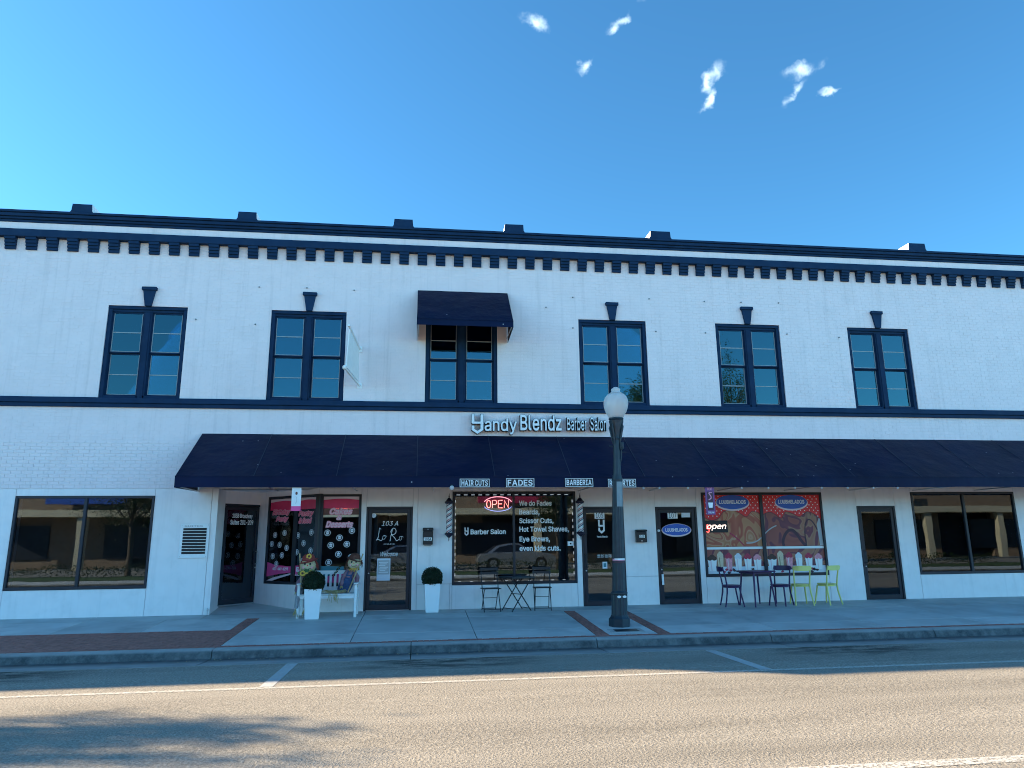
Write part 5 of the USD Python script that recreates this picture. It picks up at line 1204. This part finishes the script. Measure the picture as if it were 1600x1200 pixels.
P('top_rim', MB().box(-.285, -.267, -.285, .285, .675, .706).box(.267, .285, -.285, .285, .675, .706).box(-.267, .267, -.285, -.267, .675, .706).box(-.267, .267, .267, .285, .675, .706))
for s in (-1, 1):
    P('leg', MB().tube([(-.25, s*.21, 0), (.24, s*.21, .675)], .012, 8)); P('leg', MB().tube([(.25, s*.17, 0), (-.24, s*.17, .675)], .012, 8))
P('stretcher', MB().tube([(-.21, -.21, .055), (-.21, .21, .055)], .008, 6)); P('stretcher', MB().tube([(.21, -.17, .055), (.21, .17, .055)], .008, 6)); P('pivot', MB().tube([(0, -.215, .345), (0, .215, .345)], .008, 6))

# ------------------------------------------------------------------ purple and lime cafe set
def cafe_chair(loc, rz, label, look, kind):
    t = thing(kind, label, 'chair', loc, rz, group='purple cafe chairs' if look == 'purple_metal' else 'lime green cafe chairs')
    P = lambda name, m, **k: part(t, name, m, look, local=True, **k)
    P('seat', MB().lathe([(.17, .432), (.198, .438), (.205, .447), (.20, .456), (.15, .450), (.05, .447)], 32), smooth=35)
    P('seat_ring', MB().lathe([(.185, .40), (.19, .41), (.19, .431), (.18, .431)], 28), smooth=35)
    for s in (-1, 1):
        P('rear_leg', MB().tube([(s*.20, .215, 0), (s*.185, .18, .14), (s*.168, .15, .30), (s*.165, .14, .43), (s*.172, .165, .60), (s*.18, .20, .76), (s*.18, .222, .85)], [.015, .017, .018, .018, .016, .015, .014], 10), smooth=True)
        P('front_leg', MB().tube([(s*.185, -.205, 0), (s*.172, -.178, .15), (s*.155, -.15, .30), (s*.145, -.135, .42)], [.014, .017, .018, .018], 10), smooth=True)
    v, f = [], []; n = 14
    for i in range(n+1):
        a = -1+2*i/n; x = .205*a; y0 = .222+.05*(1-a*a) - .0; h = .055*(1-abs(a)**6*.5)
        for (dy, z) in ((-.009, .80-h), (-.009+.012, .80+h), (.009+.012, .80+h), (.009, .80-h)): v.append((x, y0+dy, z))
    for i in range(n):
        for j in range(4): f.append((4*i+j, 4*i+(j+1) % 4, 4*i+4+(j+1) % 4, 4*i+4+j))
    f += [(3, 2, 1, 0), (4*n, 4*n+1, 4*n+2, 4*n+3)]
    P('backrest', MB().add(v, f), smooth=35)
    return t
c1 = cafe_chair((6.90, -.52, walk_z(-.52)), 83, 'purple cafe chair left of the purple table turned sideways', 'purple_metal', 'cafe_chair')
dup(c1, (8.02, -.56, walk_z(-.56)), -50, 'purple cafe chair between the purple table and the lime chair')
c2 = cafe_chair((8.51, -.55, walk_z(-.55)), 170, 'lime green cafe chair beside the right purple chair', 'lime_metal', 'cafe_chair')
dup(c2, (9.15, -.55, walk_z(-.55)), 200, 'lime green cafe chair cut by the right edge under the window end')
ct = thing('cafe_table', 'square purple metal cafe table under the ice cream window', 'table', (7.47, -.56, walk_z(-.56)), 12)
P = lambda name, m, **k: part(ct, name, m, 'purple_metal', local=True, **k)
P('top', bx(-.31, .31, -.31, .31, .735, .758, .008)); P('apron', bx(-.25, .25, -.25, .25, .70, .734, .004))
for sx in (-1, 1):
    for s_ in (-1, 1): P('leg', MB().tube([(sx*.27, s_*.27, 0), (sx*.21, s_*.21, .735)], [.016, .022], 8), smooth=40)

# ------------------------------------------------------------------ across the street and beside: what the windows mirror and what shades the road
OY = -19.6
setting('far_sidewalk', strip([-16.85, -17.0, -19.4], -140, 140, lambda y: -.17), 'slab_concrete_b')
setting('far_curb', bx(-140, 140, -16.86, -16.80, -.7, -.172), 'curb_concrete')
vg = setting('grass_verge', strip([-19.4, -23.5], -140, 140, lambda y: -.16), 'grass'); data(stage.GetPrimAtPath(vg), kind='stuff', label='mown grass strip across the street', cat='grass')
setting('car_park', strip([-23.5, -32.0], -140, 140, lambda y: -.18), 'asphalt')
ob = thing('plaza_building', 'low tan shop building with cream fascia across the street', 'building', (4, -34, 0))
part(ob, 'wall', MB().box(-30, 50, -44, -36, -.2, 3.4), 'interior_dark'); part(ob, 'fascia', bx(-30, 50, -35.9, -33.5, 3.2, 3.65), 'cream_wall'); part(ob, 'parapet', bx(-30, 50, -36, -34.0, 3.65, 5.6), 'tan_wall')
for k in range(14): part(ob, 'column', bx(-28+6*k, -27.5+6*k, -34.1, -33.7, -.2, 3.2), 'cream_wall')
for k in range(7): part(ob, 'shop_wall', bx(-27+12*k, -19.5+12*k, -35.9, -35.6, -.2, 3.2), 'tan_wall')

for k in range(10): part(ob, 'shop_window', bx(-29+8*k, -24.5+8*k, -35.6, -35.5, .5, 2.7), 'dark_frame')
for k in range(5): part(ob, 'shop_sign_band', bx(-24+14*k, -19+14*k, -33.48, -33.42, 4.0, 4.9, .02), ('print_blue', 'print_teal', 'print_berry', 'print_grey', 'print_cream')[k])
hg = thing('hedge', 'low clipped hedge along the grass strip across the street', 'hedge', (4, -23.0, -.16)); r_ = np.random.default_rng(4); n = 9000
c = np.stack([r_.uniform(-22, 34, n), -23.0+r_.normal(size=n)*.22, -.16+.55*r_.random(n)**.7], 1); c[:, 2] *= 1 + .25*np.sin(c[:, 0]*1.7); a = r_.normal(size=(n, 3)); a /= np.linalg.norm(a, axis=1, keepdims=True); b_ = np.cross(a, r_.normal(size=(n, 3))); b_ /= np.linalg.norm(b_, axis=1, keepdims=True)
part(hg, 'foliage', trimesh.Trimesh(np.stack([c, c+a*.05+b_*.03, c+a*.10, c+a*.05-b_*.03], 1).reshape(-1, 3), (np.arange(n)[:, None, None]*4 + np.array([[0, 1, 2], [0, 2, 3]])).reshape(-1, 3), process=False), 'tree_leaf', kind='stuff')

def sedan(x, y, rz, label):
    t = thing('parked_sedan', label, 'car', (x, y, -.18), rz, group='cars parked across the street')
    import manifold3d as m3
    P = lambda name, m, lk, **k: part(t, name, m, lk, local=True, **k)
    body = [(-2.25, .35), (-2.28, .62), (-2.1, .86), (-1.5, .93), (-.9, .97), (1.0, .95), (1.9, .85), (2.25, .66), (2.28, .35), (1.85, .24), (-1.8, .24)]
    cab = [(-1.75, .92), (-1.15, 1.30), (-.5, 1.43), (.15, 1.42), (.95, .95)]
    def ext(p, w): return m3.CrossSection([p[::-1] if not Polygon(p).exterior.is_ccw else p]).extrude(w).rotate((90, 0, 0)).translate((0, w/2, 0))
    b_ = ext(body, 1.72)
    for wx in (-1.38, 1.40): b_ = b_ - m3.Manifold.cylinder(2, .37, .37, 32, True).rotate((90, 0, 0)).translate((wx, 0, .31))
    tm = to_tm(b_, 6); P('body', tm, 'silver_paint', smooth=35)
    def taper(m):
        m = to_tm(m, 4); v = np.array(m.vertices); v[:, 1] *= 1-.20*np.clip((v[:, 2]-.92)/.5, 0, 1); m.vertices = v; return m
    P('cabin', taper(ext(cab, 1.58)), 'silver_paint', smooth=35)
    P('side_window', taper(ext([(-1.45, .97), (-1.0, 1.26), (-.45, 1.36), (.1, 1.35), (.68, .98)], 1.60)), 'dark_frame', smooth=35); P('windscreen', taper(ext([(-1.80, .945), (-1.18, 1.31), (-1.1, 1.27), (-1.6, .94)], 1.40)), 'dark_frame'); P('windscreen', taper(ext([(.18, 1.425), (1.0, .955), (.85, .955), (.15, 1.40)], 1.40)), 'dark_frame')
    for wx in (-1.38, 1.40):
        for s in (-1, 1):
            wl = MB().lathe([(.2, -.1), (.31, -.10), (.325, -.06), (.325, .06), (.31, .10), (.2, .1)], 28).get().apply_transform(trimesh.transformations.rotation_matrix(math.pi/2, (1, 0, 0))).apply_translation((wx, s*.76, .31))
            w_ = P('wheel', wl, 'tyre', smooth=35); rm = MB().lathe([(.05, -.105), (.21, -.105), (.21, .105), (.05, .105)], 20).get().apply_transform(trimesh.transformations.rotation_matrix(math.pi/2, (1, 0, 0))).apply_translation((wx, s*.76, .31)); part(w_, 'rim', rm, 'aluminium', local=True)
    return t
sd = sedan(5.6, -26, 0, 'silver sedan across the street mirrored in the barber window')
dup(sd, (-1.2, -26.2, -.18), 180, 'silver sedan across the street mirrored at the left of the barber window')

def tree(name, label, x, y, zg, h, R, nleaf, seed, trunk=.16, flat=1.0, group=None, cen=None):
    t = thing(name, label, 'tree', (x, y, zg), group=group); r_ = np.random.default_rng(seed)
    P = lambda nm, m, lk, **k: part(t, nm, m, lk, local=True, **k)
    hc = h-R[2]*1.0
    P('trunk', MB().tube([(0, 0, -.1), (.05, .03, hc*.4), (-.05, .05, hc*.75), (.0, 0, hc)], [trunk, trunk*.8, trunk*.65, trunk*.4], 10), 'bark', smooth=True)
    tips = []
    lm = MB()
    for i in range(16):
        d = r_.normal(size=3); d[2] = abs(d[2])*.7-.15; d /= np.linalg.norm(d); tip = np.array([0, 0, hc]) + d*np.array(R)*r_.uniform(.55, .95); b0 = np.array([0, 0, hc*r_.uniform(.62, 1.0)])
        lm.tube([b0, (b0+tip)/2+[0, 0, .15*R[2]], tip], [trunk*.35, trunk*.22, trunk*.08], 6, False); tips.append(tip)
    P('branch', lm, 'bark', smooth=True)
    cl = np.array(tips + [np.array([0, 0, hc]) + r_.normal(size=3)*np.array(R)*.42 for _ in range(34)])
    c = cl[r_.integers(0, len(cl), nleaf)] + r_.normal(size=(nleaf, 3))*np.array(R)*.15
    a = r_.normal(size=(nleaf, 3)); a /= np.linalg.norm(a, axis=1, keepdims=True); b_ = np.cross(a, r_.normal(size=(nleaf, 3))); b_ /= np.linalg.norm(b_, axis=1, keepdims=True)
    s = r_.uniform(.06, .13, (nleaf, 1))
    v = np.stack([c, c+a*s*.5+b_*s*.35, c+a*s, c+a*s*.5-b_*s*.35], 1).reshape(-1, 3); f = (np.arange(nleaf)[:, None, None]*4 + np.array([[0, 1, 2], [0, 2, 3]])).reshape(-1, 3)
    P('crown', trimesh.Trimesh(v, f, process=False), 'tree_leaf', kind='stuff')
tree('street_tree', 'leafy tree across the street mirrored in the upper window behind the lamp globe', 12.9, -24.0, -.16, 11.4, (1.2, 1.4, 2.8), 7000, 21, group='trees across the street')
tree('street_tree', 'leafy tree across the street mirrored in the upper window right of the lamp globe', 18.9, -24.0, -.16, 12.6, (1.3, 1.4, 3.4), 4500, 22, group='trees across the street')
tree('street_tree', 'leafy tree across the street mirrored in the bakery window', -8.0, -24.5, -.16, 6.0, (2.6, 2.0, 2.0), 7000, 23, group='trees across the street')
tree('street_tree', 'small leafy tree across the street mirrored in the barber window', 7.6, -23.4, -.16, 4.9, (1.3, 1.1, 1.5), 4000, 24, trunk=.09, group='trees across the street')
tree('street_tree', 'leafy tree across the street mirrored in the far left window', -15.0, -24.0, -.16, 5.6, (2.2, 1.6, 1.9), 5000, 25, group='trees across the street')
# a street tree down the pavement to the left: its crown shades the near lane
tree('shade_tree', 'street tree standing on the pavement left of the view', -20.1, -3.0, -.15, 8.5, (3.0, 1.0, 1.05), 8000, 31)
nb = thing('neighbour_building', 'lower white building adjoining at the left outside the view', 'building', (-40, 5, 0))
part(nb, 'wall', bx(-70, BX0-.03, 0.0, 14, -.3, 7.70, .02), 'white_stucco'); part(nb, 'coping', bx(-70, BX0-.03, -.06, .3, 7.702, 7.80, .01), 'blue_trim')

# dry leaves and grit lying in the gutter below the left kerb
r_ = random.Random(17); lm = MB()
for i in range(150):
    x = r_.uniform(-3.6, 1.2) if i % 3 else r_.uniform(-9, 12); y = -3.88 - abs(r_.gauss(0, .14)); z = -.318 + (-3.88-y)*.03; a = r_.uniform(0, 6.28); l = r_.uniform(.008, .022)
    u = np.array([math.cos(a), math.sin(a), r_.uniform(-.1, .3)])*l; w_ = np.array([-math.sin(a), math.cos(a), r_.uniform(-.2, .2)])*l*.45; c = np.array([x, y, z+.006])
    lm.add([c-u, c+w_, c+u, c-w_], [(0, 1, 2, 3)])
p = part('/World', 'leaf_litter', lm, 'straw'); data(stage.GetPrimAtPath(p), 'dry leaf bits and grit lying in the gutter below the kerb', 'leaf litter', kind='stuff')
